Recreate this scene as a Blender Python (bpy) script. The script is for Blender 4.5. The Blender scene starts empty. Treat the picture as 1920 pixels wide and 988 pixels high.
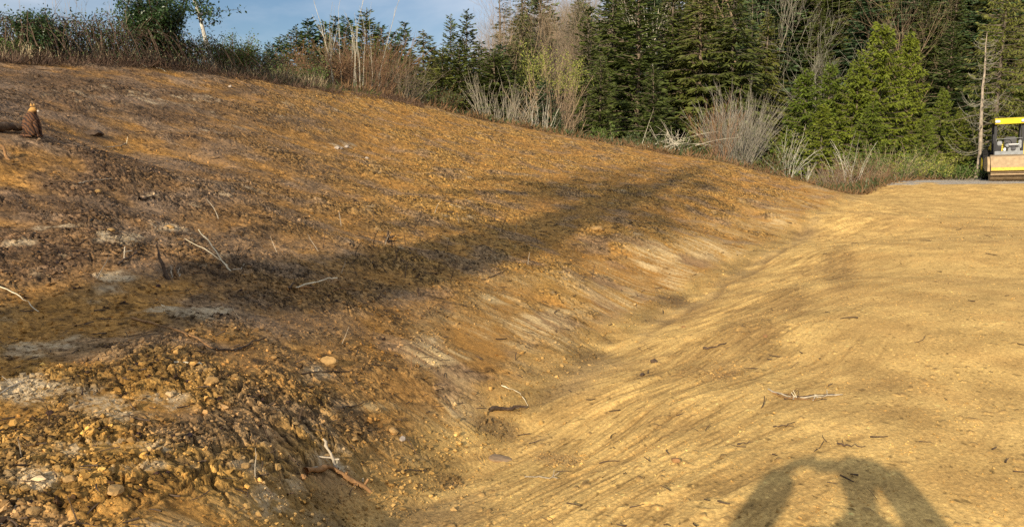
import bpy, bmesh, math, random
import numpy as np
from mathutils import Vector, Matrix, Euler
R = math.radians
sc = bpy.context.scene
C = sc.collection
rng = np.random.default_rng(7)
random.seed(7)

# ------------------------------------------------------------------ camera, sky, sun, exposure
F = 1507.0            # focal length in photo pixels (1920 wide)
PITCH = R(8.2)
EYE = np.array([0.0, 0.0, 1.65])
cam_d = bpy.data.cameras.new('camera'); cam = bpy.data.objects.new('camera', cam_d); C.objects.link(cam)
cam_d.lens = 36.0*F/1920.0; cam_d.sensor_width = 36.0
cam_d.clip_start = 0.02; cam_d.clip_end = 5000
cam.location = EYE; cam.rotation_euler = (R(90)-PITCH, 0, 0)
sc.camera = cam

SUN_EL, SUN_AZ = R(20.6), R(22.3)
to_sun = Vector((-math.sin(SUN_AZ)*math.cos(SUN_EL), -math.cos(SUN_AZ)*math.cos(SUN_EL), math.sin(SUN_EL)))
sun_d = bpy.data.lights.new('sun', 'SUN'); sun = bpy.data.objects.new('sun', sun_d); C.objects.link(sun)
sun_d.energy = 5.0; sun_d.angle = R(0.5); sun_d.color = (1.0, 0.86, 0.66)
sun.rotation_euler = (-to_sun).to_track_quat('-Z', 'Y').to_euler()
sun.location = (-20, -40, 30)

w = bpy.data.worlds.new('World'); sc.world = w; w.use_nodes = True
nt = w.node_tree; nt.nodes.clear()
def N(nt, typ, **kw):
    n = nt.nodes.new(typ)
    for k, v in kw.items():
        if k in ('op', 'operation'): n.operation = v
        elif hasattr(n, k): setattr(n, k, v)
    return n
def ramp(nt, fac, stops):
    r = nt.nodes.new('ShaderNodeValToRGB'); el = r.color_ramp.elements
    while len(el) < len(stops): el.new(0.5)
    for e, (p, c) in zip(el, stops): e.position = p; e.color = (c[0], c[1], c[2], 1) if not np.isscalar(c) else (c, c, c, 1)
    nt.links.new(fac, r.inputs[0]); return r.outputs[0]
def mixc(nt, fac, a, b, mode='MIX'):
    m = nt.nodes.new('ShaderNodeMix'); m.data_type = 'RGBA'; m.blend_type = mode
    for i, v in ((0, fac), (6, a), (7, b)):
        if isinstance(v, bpy.types.NodeSocket): nt.links.new(v, m.inputs[i])
        elif np.isscalar(v): m.inputs[i].default_value = v
        else: m.inputs[i].default_value = (v[0], v[1], v[2], 1)
    return m.outputs[2]
sky = N(nt, 'ShaderNodeTexSky'); sky.sky_type = 'NISHITA'; sky.sun_disc = False
sky.sun_elevation = SUN_EL; sky.sun_rotation = math.pi+SUN_AZ
sky.altitude = 200; sky.dust_density = 0.6; sky.ozone_density = 2.0
bg = N(nt, 'ShaderNodeBackground'); bg.inputs[1].default_value = 0.05
out = N(nt, 'ShaderNodeOutputWorld')
tc = N(nt, 'ShaderNodeTexCoord'); mp = N(nt, 'ShaderNodeMapping')
mp.inputs['Scale'].default_value = (1.0, 1.0, 3.2); mp.inputs['Location'].default_value = (0.35, 0.1, 0.55)
nt.links.new(tc.outputs['Generated'], mp.inputs[0])
n1 = N(nt, 'ShaderNodeTexNoise'); n1.inputs['Scale'].default_value = 2.6; n1.inputs['Detail'].default_value = 9; n1.inputs['Roughness'].default_value = 0.52
n1.inputs['Distortion'].default_value = 0.25
nt.links.new(mp.outputs[0], n1.inputs['Vector'])
cl = ramp(nt, n1.outputs['Fac'], [(0.33, 0.0), (0.46, 0.45), (0.58, 1.0)])
skyc = mixc(nt, 1.0, sky.outputs[0], (1.25, 1.35, 1.50), 'MULTIPLY')
cloud = mixc(nt, 1.0, skyc, (12.5, 13.4, 15.0))
nt.links.new(cl, cloud.node.inputs[0])
nt.links.new(cloud, bg.inputs[0]); nt.links.new(bg.outputs[0], out.inputs[0])

sc.view_settings.view_transform = 'Standard'; sc.view_settings.look = 'None'
sc.view_settings.exposure = 0.27; sc.view_settings.gamma = 1.0
sc.view_settings.use_curve_mapping = False
sc.render.engine = 'CYCLES'
sc.cycles.max_bounces = 5; sc.cycles.diffuse_bounces = 2; sc.cycles.glossy_bounces = 2
sc.cycles.transmission_bounces = 3; sc.cycles.transparent_max_bounces = 8
sc.cycles.caustics_reflective = False; sc.cycles.caustics_refractive = False
sc.cycles.use_denoising = False

# ------------------------------------------------------------------ numeric noise
def _h(ix, iy, s):
    n = (ix.astype(np.int64)*374761393 + iy.astype(np.int64)*668265263 + s*1274126177) & 0xffffffff
    n = ((n ^ (n >> 13))*1274126177) & 0xffffffff
    n = ((n ^ (n >> 16))*2246822519) & 0xffffffff
    return ((n ^ (n >> 15)) & 0xffffff)/float(0xffffff)
def perlin(x, y, s=0):
    ix = np.floor(x); iy = np.floor(y); fx = x-ix; fy = y-iy
    ux = fx*fx*fx*(fx*(fx*6-15)+10); uy = fy*fy*fy*(fy*(fy*6-15)+10)
    def g(a, b):
        th = _h(ix+a, iy+b, s)*2*np.pi
        return np.cos(th)*(fx-a)+np.sin(th)*(fy-b)
    return ((g(0, 0)*(1-ux)+g(1, 0)*ux)*(1-uy)+(g(0, 1)*(1-ux)+g(1, 1)*ux)*uy)*1.4
def fbm(x, y, o=4, s=0, gain=0.5):
    v = 0; a = 1; f = 1
    for k in range(o):
        v = v+a*perlin(x*f+17.3*k, y*f-9.1*k, s+k); a *= gain; f *= 2.03
    return v
def worley(x, y, s=0, off=False):
    ix = np.floor(x); iy = np.floor(y)
    f1 = np.full(x.shape, 9.0); f2 = np.full(x.shape, 9.0); idn = np.zeros(x.shape); ox = np.zeros(x.shape); oy = np.zeros(x.shape)
    for a in (-1, 0, 1):
        for b in (-1, 0, 1):
            cx = ix+a; cy = iy+b
            dx = x-cx-_h(cx, cy, s); dy = y-cy-_h(cx, cy, s+1); d = np.hypot(dx, dy)
            m = d < f1; ox = np.where(m, dx, ox); oy = np.where(m, dy, oy)
            f2 = np.where(m, f1, np.minimum(f2, d)); idn = np.where(m, _h(cx, cy, s+2), idn); f1 = np.where(m, d, f1)
    return (f1, f2, idn, ox, oy) if off else (f1, f2, idn)
def sst(x, a, b):
    t = np.clip((x-a)/(b-a), 0, 1); return t*t*(3-2*t)
def lerp(a, b, t): return a+(b-a)*t

# ------------------------------------------------------------------ terrain
cp, sp_ = math.cos(PITCH), math.sin(PITCH)
def ray(px, py):
    u = (px-960.0)/F; v = (494.0-py)/F
    return np.array([u, cp+v*sp_, v*cp-sp_])      # right, forward, up
def pxY(px, py, Y):
    d = ray(px, py); return EYE+d*(Y/d[1])
ctrl = [(0,988,2.9),(300,988,3.05),(550,988,3.5),(0,750,4.0),(0,600,5.2),(0,450,6.8),(0,350,8.0),(60,258,9.7),(0,180,12.5),(0,112,17),
 (240,800,3.85),(240,640,5.0),(240,500,6.6),(240,380,8.8),(240,280,12),(240,190,15.2),(240,118,19.5),
 (480,850,4.0),(480,700,5.0),(480,550,6.8),(480,420,9.3),(480,300,13.5),(480,220,18),(480,148,24),
 (720,800,5.2),(720,680,6.2),(720,560,8.0),(720,450,10.6),(720,360,14.5),(720,280,19.5),(720,220,25),(720,182,30),
 (900,700,6.75),(960,600,8.6),(960,520,10.3),(960,440,13),(960,360,17.5),(960,300,23),(960,262,29),(960,236,34),
 (1100,600,9.4),(1100,520,11.4),(1100,430,14.5),(1100,350,20),(1100,300,27),(1100,264,34),
 (1250,500,13),(1250,440,15),(1250,380,19.5),(1250,330,25),(1250,291,32),
 (1400,450,17.3),(1450,400,21),(1400,370,23.5),(1400,340,28),(1400,315,32.5),(1450,328,31.5),(1500,341,31),(1560,357,29.5),(1540,382,26)]
P = [pxY(*c) for c in ctrl]
ditch_px = [(700,988,-.35),(830,890,-.45),(950,805,-.50),(1130,650,-.51),(1225,592,-.50),(1300,555,-.50),(1400,500,-.47),(1500,436,-.42),(1560,398,-.33),(1600,368,-.14)]
def pxz(px, py, z):
    d = ray(px, py); return EYE+d*((z-EYE[2])/d[2])
D = [pxz(*c) for c in ditch_px]
P += D
DP = np.array([(-1.6,-6.0),(-1.2,1.5)]+[(p[0], p[1]) for p in D]+[(14.5,34.5),(19,46)])
P += [np.array(p) for p in [(-1.2,1.5,-.3),(-1.6,-6,-.3),(14.5,34.5,-.3)]]
for c in [(1000,985,-.2),(1120,900,-.2),(1250,760,-.2),(1380,620,-.19),(1480,540,-.17),(1560,470,-.13),(1640,400,-.05),(1150,800,-.36),(1280,680,-.36)]: P.append(pxz(*c))
for c in [(1350,985,0),(1500,830,0),(1900,980,0),(1900,750,0),(1650,650,0),(1900,520,.02),(1750,450,.02)]: P.append(pxz(*c))
P += [np.array(p, float) for p in [(0.3,0,0),(0,-.5,0),(1.5,1.2,0),(0,-5,0),(6,-5,0),(-9,-4,1.6),(-14,2,3.0),(-20,-4,4.4),(12,6,0),(25,10,.1),(30,28,.2),(19,33,.06),(22,37,.07),(26,38,.1),(18.2,36,.02),
   (0,-20,0),(-22,-22,4),(22,-22,0),(-26,12,5.5),(-14,26,4.3),(0,44,2.3),(12,40,.5),(-3,1,.45),(-6,3,.85),(30,45,0),(8,-40,0),(-40,-40,4),(40,-10,0),(-30,40,3),(0,60,0),(45,45,0)]]
P = np.array(P)
def _phi(r2): return 0.5*r2*np.log(r2+1e-9)
def fit(P, lam=0.03):
    n = len(P); d2 = ((P[:, None, :2]-P[None, :, :2])**2).sum(-1)
    K = _phi(d2)+np.eye(n)*lam; Q = np.c_[np.ones(n), P[:, :2]]
    A = np.block([[K, Q], [Q.T, np.zeros((3, 3))]])
    return np.linalg.solve(A, np.r_[P[:, 2], 0, 0, 0])
W = fit(P)
def rbf(x, y):
    z = W[-3]+W[-2]*x+W[-1]*y
    for i in range(len(P)): z = z+W[i]*_phi((x-P[i, 0])**2+(y-P[i, 1])**2)
    return z
crest_px = np.array([(-300,15.5),(0,17),(240,19.5),(480,24),(720,30),(960,34),(1100,34.5),(1250,32.5),(1400,33),(1500,31.5),(1600,33),(1700,39),(1800,42),(1950,44),(2300,46)])
crest_az = np.degrees(np.arctan((crest_px[:, 0]-960)/(F*cp))); crest_r = crest_px[:, 1]/np.cos(np.radians(crest_az))
def crest(x, y):
    az = np.degrees(np.arctan2(x, y))
    return np.interp(az, np.r_[-180, -60, crest_az, 60, 180], np.r_[45, 22, crest_r, 60, 45])
def far(x, y):
    u = x-6+0.42*(y-62)
    hill = 0.50*np.where(u > 30, u, np.where(u < 0, 0, u*u/60+u*.5))*sst(y, 44, 80)
    hill = 62*(1-np.exp(-hill/62))
    v = -4.2+hill+1.3*fbm(x/24, y/24, 3, 5)
    left = 1.5+2*sst(-x, 5, 40)
    return lerp(left*sst(-x, -10, 20), v, sst(y, 16, 46))
def base(x, y):
    x = np.asarray(x, float); y = np.asarray(y, float)
    r = np.hypot(x, y); c = crest(x, y)
    t = sst(r/c, 1.06, 1.75)
    near = np.where(t < 1, rbf(np.clip(x, -50, 60), np.clip(y, -50, 70)), 0)
    return lerp(near, far(x, y), t)
def ditch_st(x, y):
    best = np.full(x.shape, 1e9); sgn = np.ones(x.shape); tt = np.zeros(x.shape); acc = 0
    for a, b in zip(DP[:-1], DP[1:]):
        d = b-a; L = np.hypot(*d); d = d/L
        px, py = x-a[0], y-a[1]
        t = np.clip(px*d[0]+py*d[1], 0, L); qx = px-t*d[0]; qy = py-t*d[1]
        dd = np.hypot(qx, qy); m = dd < best
        best = np.where(m, dd, best); sgn = np.where(m, np.where(d[0]*qy-d[1]*qx > 0, 1, -1), sgn); tt = np.where(m, acc+t, tt); acc += L
    return best*sgn, tt
def hitpx(px, py, lift=0.0):
    d = ray(px, py); t = np.exp(np.linspace(math.log(1.5), math.log(120), 2500))
    x = EYE[0]+d[0]*t; y = EYE[1]+d[1]*t; z = EYE[2]+d[2]*t
    g = base(x, y)+lift; i = np.argmax(z < g)
    if i == 0: i = len(t)-1
    a, b = z[i-1]-g[i-1], z[i]-g[i]; f = a/(a-b+1e-12)
    tt = t[i-1]+(t[i]-t[i-1])*f
    return EYE+d*tt
def placepx(px, Y):
    """world x of a photo column at forward distance Y"""
    x = (px-960)/F*Y*cp*1.0
    return x, Y
# ------------------------------------------------------------------ mesh helpers
def mesh_from(name, V, Fc, mats=(), smooth=False, midx=None, col=None, attrs=None):
    """V (n,3); Fc (m,k) array of equal-size faces, or list of such arrays"""
    if not isinstance(Fc, list): Fc = [Fc]
    Fc = [f for f in Fc if len(f)]
    me = bpy.data.meshes.new(name)
    tot = sum(f.size for f in Fc); nf = sum(len(f) for f in Fc)
    me.vertices.add(len(V)); me.vertices.foreach_set('co', np.ascontiguousarray(V, dtype=np.float32).ravel())
    me.loops.add(tot); me.loops.foreach_set('vertex_index', np.concatenate([f.ravel() for f in Fc]).astype(np.int32))
    me.polygons.add(nf)
    ls = []; o = 0
    for f in Fc:
        ls.append(o+np.arange(len(f))*f.shape[1]); o += f.size
    me.polygons.foreach_set('loop_start', np.concatenate(ls).astype(np.int32))
    if midx is not None: me.polygons.foreach_set('material_index', np.asarray(midx, np.int32))
    me.polygons.foreach_set('use_smooth', np.full(nf, smooth))
    for m in mats: me.materials.append(m)
    if col is not None:
        a = me.color_attributes.new('Col', 'FLOAT_COLOR', 'POINT')
        c = np.ones((len(V), 4), np.float32); c[:, :3] = col; a.data.foreach_set('color', c.ravel())
    for k, v in (attrs or {}).items():
        a = me.attributes.new(k, 'FLOAT', 'POINT'); a.data.foreach_set('value', np.asarray(v, np.float32))
    me.update(calc_edges=True)
    return me
def link(name, me, parent=None, loc=None, label=None, cat=None, group=None, kind=None, rotz=None):
    o = bpy.data.objects.new(name, me); C.objects.link(o)
    if parent is not None: o.parent = parent
    if loc is not None: o.location = loc
    if rotz is not None: o.rotation_euler = (0, 0, rotz)
    tag(o, label, cat, group, kind); return o
def tag(o, label=None, cat=None, group=None, kind=None):
    if label: o['label'] = label
    if cat: o['category'] = cat
    if group: o['group'] = group
    if kind: o['kind'] = kind
    return o
def empty(name, loc, rz=0.0, **kw):
    o = bpy.data.objects.new(name, None); C.objects.link(o); o.empty_display_size = 0.2
    o.location = loc; o.rotation_euler = (0, 0, rz); return tag(o, **kw)
def mat(name, base=(0.5, 0.5, 0.5), rough=0.8, noise=None, var=0.25, metal=0.0, bump=0.0, bscale=60, spec=0.3, obj_var=0.0, transl=0.0):
    m = bpy.data.materials.new(name); m.use_nodes = True; nt = m.node_tree; b = nt.nodes['Principled BSDF']
    b.inputs['Roughness'].default_value = rough; b.inputs['Metallic'].default_value = metal
    b.inputs['Specular IOR Level'].default_value = spec
    tc = nt.nodes.new('ShaderNodeTexCoord')
    n = nt.nodes.new('ShaderNodeTexNoise'); n.inputs['Scale'].default_value = noise or 8; n.inputs['Detail'].default_value = 6
    nt.links.new(tc.outputs['Object'], n.inputs['Vector'])
    c = ramp(nt, n.outputs['Fac'], [(0.3, [v*(1-var) for v in base]), (0.7, [min(1, v*(1+var)) for v in base])])
    if obj_var:
        oi = nt.nodes.new('ShaderNodeObjectInfo')
        r = ramp(nt, oi.outputs['Random'], [(0, (1-obj_var, 1-obj_var*.7, 1-obj_var*.6)), (0.5, (1, 1, 1)), (1, (1+obj_var*1.2, 1+obj_var*.8, 1+obj_var*.3))])
        c = mixc(nt, 1.0, c, r, 'MULTIPLY')
    nt.links.new(c, b.inputs['Base Color'])
    if bump:
        n2 = nt.nodes.new('ShaderNodeTexNoise'); n2.inputs['Scale'].default_value = bscale; n2.inputs['Detail'].default_value = 5
        nt.links.new(tc.outputs['Object'], n2.inputs['Vector'])
        bp = nt.nodes.new('ShaderNodeBump'); bp.inputs['Distance'].default_value = bump
        nt.links.new(n2.outputs['Fac'], bp.inputs['Height']); nt.links.new(bp.outputs[0], b.inputs['Normal'])
    if transl:
        tr = nt.nodes.new('ShaderNodeBsdfTranslucent'); nt.links.new(c, tr.inputs[0])
        mx = nt.nodes.new('ShaderNodeMixShader'); mx.inputs[0].default_value = transl
        nt.links.new(b.outputs[0], mx.inputs[1]); nt.links.new(tr.outputs[0], mx.inputs[2])
        nt.links.new(mx.outputs[0], nt.nodes['Material Output'].inputs[0])
    return m
def dirt_mat(name, fine=1.0, bump=0.004, k=1.0):
    m = bpy.data.materials.new(name); m.use_nodes = True; nt = m.node_tree; b = nt.nodes['Principled BSDF']
    b.inputs['Roughness'].default_value = 0.92; b.inputs['Specular IOR Level'].default_value = 0.15
    at = nt.nodes.new('ShaderNodeAttribute'); at.attribute_name = 'Col'
    tc = nt.nodes.new('ShaderNodeTexCoord')
    n = nt.nodes.new('ShaderNodeTexNoise'); n.inputs['Scale'].default_value = 30*k; n.inputs['Detail'].default_value = 8; n.inputs['Roughness'].default_value = 0.7
    nt.links.new(tc.outputs['Object'], n.inputs['Vector'])
    g = ramp(nt, n.outputs['Fac'], [(0.28, (0.62, 0.60, 0.58)), (0.5, (1, 1, 1)), (0.72, (1.38, 1.36, 1.3))])
    c = mixc(nt, fine, at.outputs['Color'], g, 'MULTIPLY')
    v = nt.nodes.new('ShaderNodeTexVoronoi'); v.inputs['Scale'].default_value = 45*k
    nt.links.new(tc.outputs['Object'], v.inputs['Vector'])
    spk = ramp(nt, v.outputs['Color'], [(0.0, (0.55, 0.5, 0.47)), (0.12, (0.9, 0.9, 0.9)), (0.85, (1.05, 1.05, 1.05)), (1.0, (1.6, 1.55, 1.4))])
    c = mixc(nt, 0.6*fine, c, spk, 'MULTIPLY')
    nt.links.new(c, b.inputs['Base Color'])
    n2 = nt.nodes.new('ShaderNodeTexNoise'); n2.inputs['Scale'].default_value = 55*k; n2.inputs['Detail'].default_value = 8; n2.inputs['Roughness'].default_value = 0.65
    nt.links.new(tc.outputs['Object'], n2.inputs['Vector'])
    bp = nt.nodes.new('ShaderNodeBump'); bp.inputs['Distance'].default_value = bump; bp.inputs['Strength'].default_value = 1.0
    nt.links.new(n2.outputs['Fac'], bp.inputs['Height']); nt.links.new(bp.outputs[0], b.inputs['Normal'])
    return m
M_hill = dirt_mat('loose_orange_dirt', 1.0, 0.010)
M_road = dirt_mat('graded_yellow_clay', 1.0, 0.0032, 2.1)
M_forest = dirt_mat('forest_floor', 1.0, 0.02)
M_gravel = dirt_mat('grey_gravel', 1.0, 0.02)
M_clod = dirt_mat('soil_clod', 0.8, 0.004)

# ------------------------------------------------------------------ ground detail and colour
_wc = {}
def warp(px, py, rx, ry):
    if (px, py, rx, ry) in _wc: return _wc[(px, py, rx, ry)]
    _wc[(px, py, rx, ry)] = v = _warp(px, py, rx, ry); return v
def _warp(px, py, rx, ry):
    c = hitpx(px, py); a = hitpx(px+rx, py); b = hitpx(px, py-ry if py-ry > 110 else py+ry)
    u = (a-c)[:2]; v = (b-c)[:2]
    Mi = np.linalg.inv(np.array([u, v]).T)
    return c[:2], Mi
def patch(x, y, spec):
    out = np.zeros(x.shape)
    for px, py, rx, ry, s in spec:
        c, Mi = warp(px, py, rx, ry)
        dx, dy = x-c[0], y-c[1]
        a = Mi[0, 0]*dx+Mi[0, 1]*dy; b = Mi[1, 0]*dx+Mi[1, 1]*dy
        out = np.maximum(out, s*np.clip(1.35-np.sqrt(a*a+b*b), 0, 1))
    return out
pale_px = [(190,760,60,28,1),(290,770,95,34,1),(340,775,60,25,.9),(215,845,110,16,1),(250,880,60,20,.7),(60,740,80,30,.6),(220,512,45,14,.9),(380,580,60,9,1),(300,570,60,9,.8),(120,632,70,26,.5),
  (200,540,90,20,.4),(70,590,90,30,.35),(40,650,60,30,.4),(90,430,80,8,.7),(250,455,60,14,.5),(480,950,60,30,.7),(340,970,80,20,.7),(590,700,50,25,.5),(630,870,60,30,.5),(720,880,50,25,.6),(80,905,90,30,.5),
  (200,180,130,10,.3),(330,190,90,10,.45),(640,270,40,8,.5),(460,240,60,8,.3),(620,970,60,30,.5),(560,920,40,25,.3),(310,430,50,12,.5),(880,780,40,40,.5)]
smear_px = [(860,800,45,50,1),(800,862,50,14,.9),(830,665,70,20,.8),(780,650,60,25,.5),(1000,610,60,28,.9),(1080,650,50,25,.8),(930,560,50,14,.6),(1230,480,60,30,.9),(1330,470,60,22,.9),(1180,560,60,30,.7),(1280,520,60,30,.8),
  (1390,485,40,20,1),(1480,425,60,14,1),(1540,400,40,10,.9),(700,760,60,16,.6),(900,620,50,25,.5),(1050,580,60,25,.5)]
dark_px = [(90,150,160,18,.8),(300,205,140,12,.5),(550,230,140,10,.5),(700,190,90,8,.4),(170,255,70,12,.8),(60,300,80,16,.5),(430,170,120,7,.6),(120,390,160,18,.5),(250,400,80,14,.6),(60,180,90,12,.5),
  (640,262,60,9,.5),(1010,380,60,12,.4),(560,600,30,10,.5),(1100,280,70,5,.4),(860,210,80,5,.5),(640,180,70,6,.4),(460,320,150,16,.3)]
brown_shade_px = [(1575,500,50,40,.9),(1480,560,70,30,.9),(1400,620,90,34,1),(1330,690,110,45,.9),(1250,790,100,40,.8),(1230,800,120,50,.5),(1660,720,120,26,.7),(1500,690,70,14,.6),(1860,760,90,60,.5),(1750,620,110,26,.4),(1540,520,60,30,.5),(1600,770,90,18,.3),(1400,860,80,30,.3),
   (1000,820,60,30,.5),(1120,700,60,24,.5),(1700,870,110,40,.25),(1820,425,90,8,.6),(1740,560,120,10,.4),(1130,690,100,14,.5),(1880,880,70,60,.3)]  # browner clay patches, also soft-edged shade painted into the road colour
clod_px = [(935,795,60,26,1),(1050,862,70,20,.9),(690,800,70,40,.9),(620,930,60,30,.8),(1270,560,40,14,.9),(1180,640,60,20,.5),(840,890,60,24,.7),(1360,690,60,40,.6)]
bright_px = [(1290,545,60,20,.8),(1420,470,80,12,.9),(1560,420,90,14,.8),(1500,640,60,40,.8),(1480,780,70,30,.5),(1650,520,90,20,.3),(1200,740,50,18,.6),(1220,810,50,16,.5),(1460,900,50,40,.4),(1850,480,80,12,.3)]
def ground_fields(x, y, r):
    """fine relief, colour and region of the ground at points x, y"""
    s, t = ditch_st(x, y)
    wob = 0.22*fbm(x/1.7, y/1.7, 3, 31)
    hill = sst(s+wob, 0.05, 0.5)                 # loose slope vs graded road
    bank_w = lerp(.45, 1.55, sst(t, 11.5, 15.0))+0.5*fbm(t/2.2, t*0, 2, 77)*sst(t, 10, 14)
    bank = hill*(1-sst(s+wob*1.2, bank_w*.7, bank_w*1.35))    # smeared strip at the toe
    n1 = fbm(x/2.3, y/2.3, 4, 11); n2 = fbm(x/0.5, y/0.5, 4, 12); n3 = fbm(x/6, y/6, 3, 13)
    pale = sst(patch(x, y, pale_px)+0.40*n2+0.12*n1+.22*fbm(x*5, y*5, 4, 17), 0.28, 0.70)
    smear = sst(patch(x, y, smear_px)+0.25*n2, 0.25, 0.8)*sst(s, -.1, .15)
    drk = patch(x, y, dark_px); brn = sst(patch(x, y, brown_shade_px)+.28*n2+.15*n1, .15, 1.1); brt = sst(patch(x, y, bright_px)+.4*n2, .3, 1.0)
    smooth = np.clip(np.maximum(np.maximum(bank*0.75*sst(fbm(x/.9, y/.9, 3, 26), -.45, .25), smear), pale*.65), 0, 1)
    loose = hill*(1-smooth)
    # relief
    z = hill*0.07*n1*sst(r, 2, 7)+hill*0.020*n2*(1-smooth*.7)
    wx = x+0.05*perlin(x*7, y*7, 3); wy = y+0.05*perlin(x*7+40, y*7, 4)
    clod_c = np.zeros(x.shape); chunk = sst(n1*.8+n2*.5, -.35, .45)
    for i, (c, a) in enumerate(((0.21, .06), (0.095, .115), (0.044, .23), (0.022, .36))):
        f1, f2, idn, ox, oy = worley(wx/c+i*7.7, wy/c-i*3.1, 50+5*i, True)
        ta = idn*97.0; edge = sst(f2-f1, .0, .20)
        slab = (.3+.6*((idn*7.13) % 1)+.7*(np.cos(ta)*ox+np.sin(ta)*oy))*edge*np.clip(1.25-f1, .2, 1)
        keep = ((idn*13.7) % 1 > (0.62, .48, .35, .2)[i])
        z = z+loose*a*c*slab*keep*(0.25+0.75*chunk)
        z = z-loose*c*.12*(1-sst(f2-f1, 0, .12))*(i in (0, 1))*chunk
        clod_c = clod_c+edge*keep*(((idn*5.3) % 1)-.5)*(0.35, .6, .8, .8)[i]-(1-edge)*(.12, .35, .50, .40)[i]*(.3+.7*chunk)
        if i == 1: crack = np.clip(1-(f2-f1)/.10, 0, 1)
    # downslope drag marks on the bank, long scraper lines on the road
    dirn = perlin(t/2.5, s/2.5, 90)*.3
    sk = fbm((t+dirn)*11+.4*perlin(s*2, t*2, 92), (s+.2*t)*1.1, 4, 21, .68); sk2 = fbm((t+dirn)*28, s*2.0, 2, 22, .6)
    brk = sst(fbm(x/.7, y/.7, 3, 25), -.5, .5)
    z = z+np.maximum(bank*.45, smear)*(0.011*sk+.006*sk2)*(.3+.7*brk)
    rd = 1-hill
    shoulder = rd*np.exp(-((s+1.0)/1.1)**2)
    th = R(24); sp = s*math.cos(th)+t*math.sin(th)+.25*perlin(t/2, s/2, 91); tp = t*math.cos(th)-s*math.sin(th)
    ln = fbm(sp*6, tp*.8, 4, 23, .62); ln2 = fbm(sp*26, tp*2.4, 3, 24, .6)
    z = z+rd*(0.006*ln*(0.03+shoulder)+.002*ln2*(.1+shoulder)+0.002*n2+.010*n1*sst(r, 1, 4))+rd*.012*shoulder*ln
    ledge = np.exp(-((s+.28-.12*perlin(t*.8, t*0, 61))/.07)**2)*sst(t, 14, 18)*(1-sst(t, 24, 28))
    z = z-ledge*.035-.055*np.exp(-np.abs(s+.05)/.22)*sst(t, 6, 9)*(1-sst(t, 34, 40))
    f1, f2, idn = worley(wx/.075, wy/.075, 71)
    peb = np.sqrt(np.clip(1-(f1/.3)**2, 0, 1))*(idn > .80-.25*brn)*sst(n2+.5*brn, -.1, .5)
    z = z+rd*peb*.014
    f1, f2, idp = worley(wx/.022, wy/.022, 72)
    z = z+rd*.003*np.sqrt(np.clip(1-(f1/.5)**2, 0, 1))*(idp > .4)
    # colour (albedo, plus soft road shade painted in)
    V3 = lambda c: np.array(c)[None, :]
    e = lambda a: a[:, None]
    left = sst(-(x+.34*y), -4.5, 2.5)*sst(y+.8*n1, 4.3, 6.5)             # the slope goes from orange to grey-brown leftwards
    orange = V3((.42, .211, .050)); gold = V3((.54, .308, .080)); brown = V3((.200, .118, .060)); dark = V3((.115, .072, .040))
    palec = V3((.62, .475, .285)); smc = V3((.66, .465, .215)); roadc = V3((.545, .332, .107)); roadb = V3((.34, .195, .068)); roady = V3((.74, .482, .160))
    c = lerp(orange, gold, e(sst(n2*.7+n1*.5, -.5, .6)))
    c = lerp(c, brown, e(np.clip(left*.95*sst(n1*.9+n2*.4, -1.0, .1)+.18*sst(n2,-.2,.5), 0, 1)))
    c = lerp(c, V3((.29, .20, .125)), e(.55*sst(fbm(x/.9, y/.9, 4, 16), .05, .55)))
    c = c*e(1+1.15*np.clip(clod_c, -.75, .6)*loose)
    c = lerp(c, V3((.30, .21, .14)), e(.45*left*sst(fbm(x/1.1, y/1.1, 3, 15), 0, .6)))
    c = lerp(c, smc*e(.85+.35*sk), e(np.clip(smear*sst(sk+.4*sk2, -.45, .35), 0, 1)*.85))
    c = lerp(c, lerp(smc, V3((.38, .25, .11)), e(sst(sk+.5*sk2, .35, -.35))), e(bank*.5*brk*sst(sk, -.6, .3)))
    c = lerp(c, palec*e(.85+.3*n2), e(pale*.88*sst(n2+clod_c+.8*fbm(x*4, y*4, 4, 18), -.8, .35)))
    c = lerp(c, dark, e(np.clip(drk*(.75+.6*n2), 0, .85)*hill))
    c = lerp(c, dark, e(.55*crack*loose*sst(n2, -.2, .4)))
    fd, _f2, flk = worley(wx/.036, wy/.036, 73)
    cr = lerp(roadc, roady, e(sst(1.3*ln*(.15+.8*shoulder)+.7*ln2*(.2+shoulder)+.5*n2+.5*fbm(x*1.3+.5*y, y*.5, 3, 33), -.6, .6)*.8))
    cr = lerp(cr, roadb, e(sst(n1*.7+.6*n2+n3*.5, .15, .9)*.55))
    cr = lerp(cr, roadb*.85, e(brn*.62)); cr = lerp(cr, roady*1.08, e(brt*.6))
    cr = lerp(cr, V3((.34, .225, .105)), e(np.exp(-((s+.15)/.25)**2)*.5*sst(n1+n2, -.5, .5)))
    n5 = fbm(x*38, y*38, 2, 28, .7)*.6; cr = cr*e(1-.45*sst(ln2+.4*ln, -.25, -.75)*(0.08+.8*shoulder))*e(1+.42*n5)*e(1-.55*(flk < .05)*sst(fd, .45, .2))*e(1+.45*(flk > .955)*sst(fd, .4, .15))*e(1+.22*fbm(x*1.9, y*1.9, 3, 34))
    cr = lerp(cr, V3((.20, .125, .055)), e(.75*peb*(idn > .7)))
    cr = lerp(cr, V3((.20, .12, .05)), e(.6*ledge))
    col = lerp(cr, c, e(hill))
    cd = sst(patch(x, y, clod_px)+.4*n2, .35, 1.0); col = lerp(col, V3((.22, .135, .065)), e(.6*cd))
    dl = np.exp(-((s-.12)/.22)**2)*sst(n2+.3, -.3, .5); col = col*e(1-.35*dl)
    return z, np.clip(col, .01, .9), s, hill, loose

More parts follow.
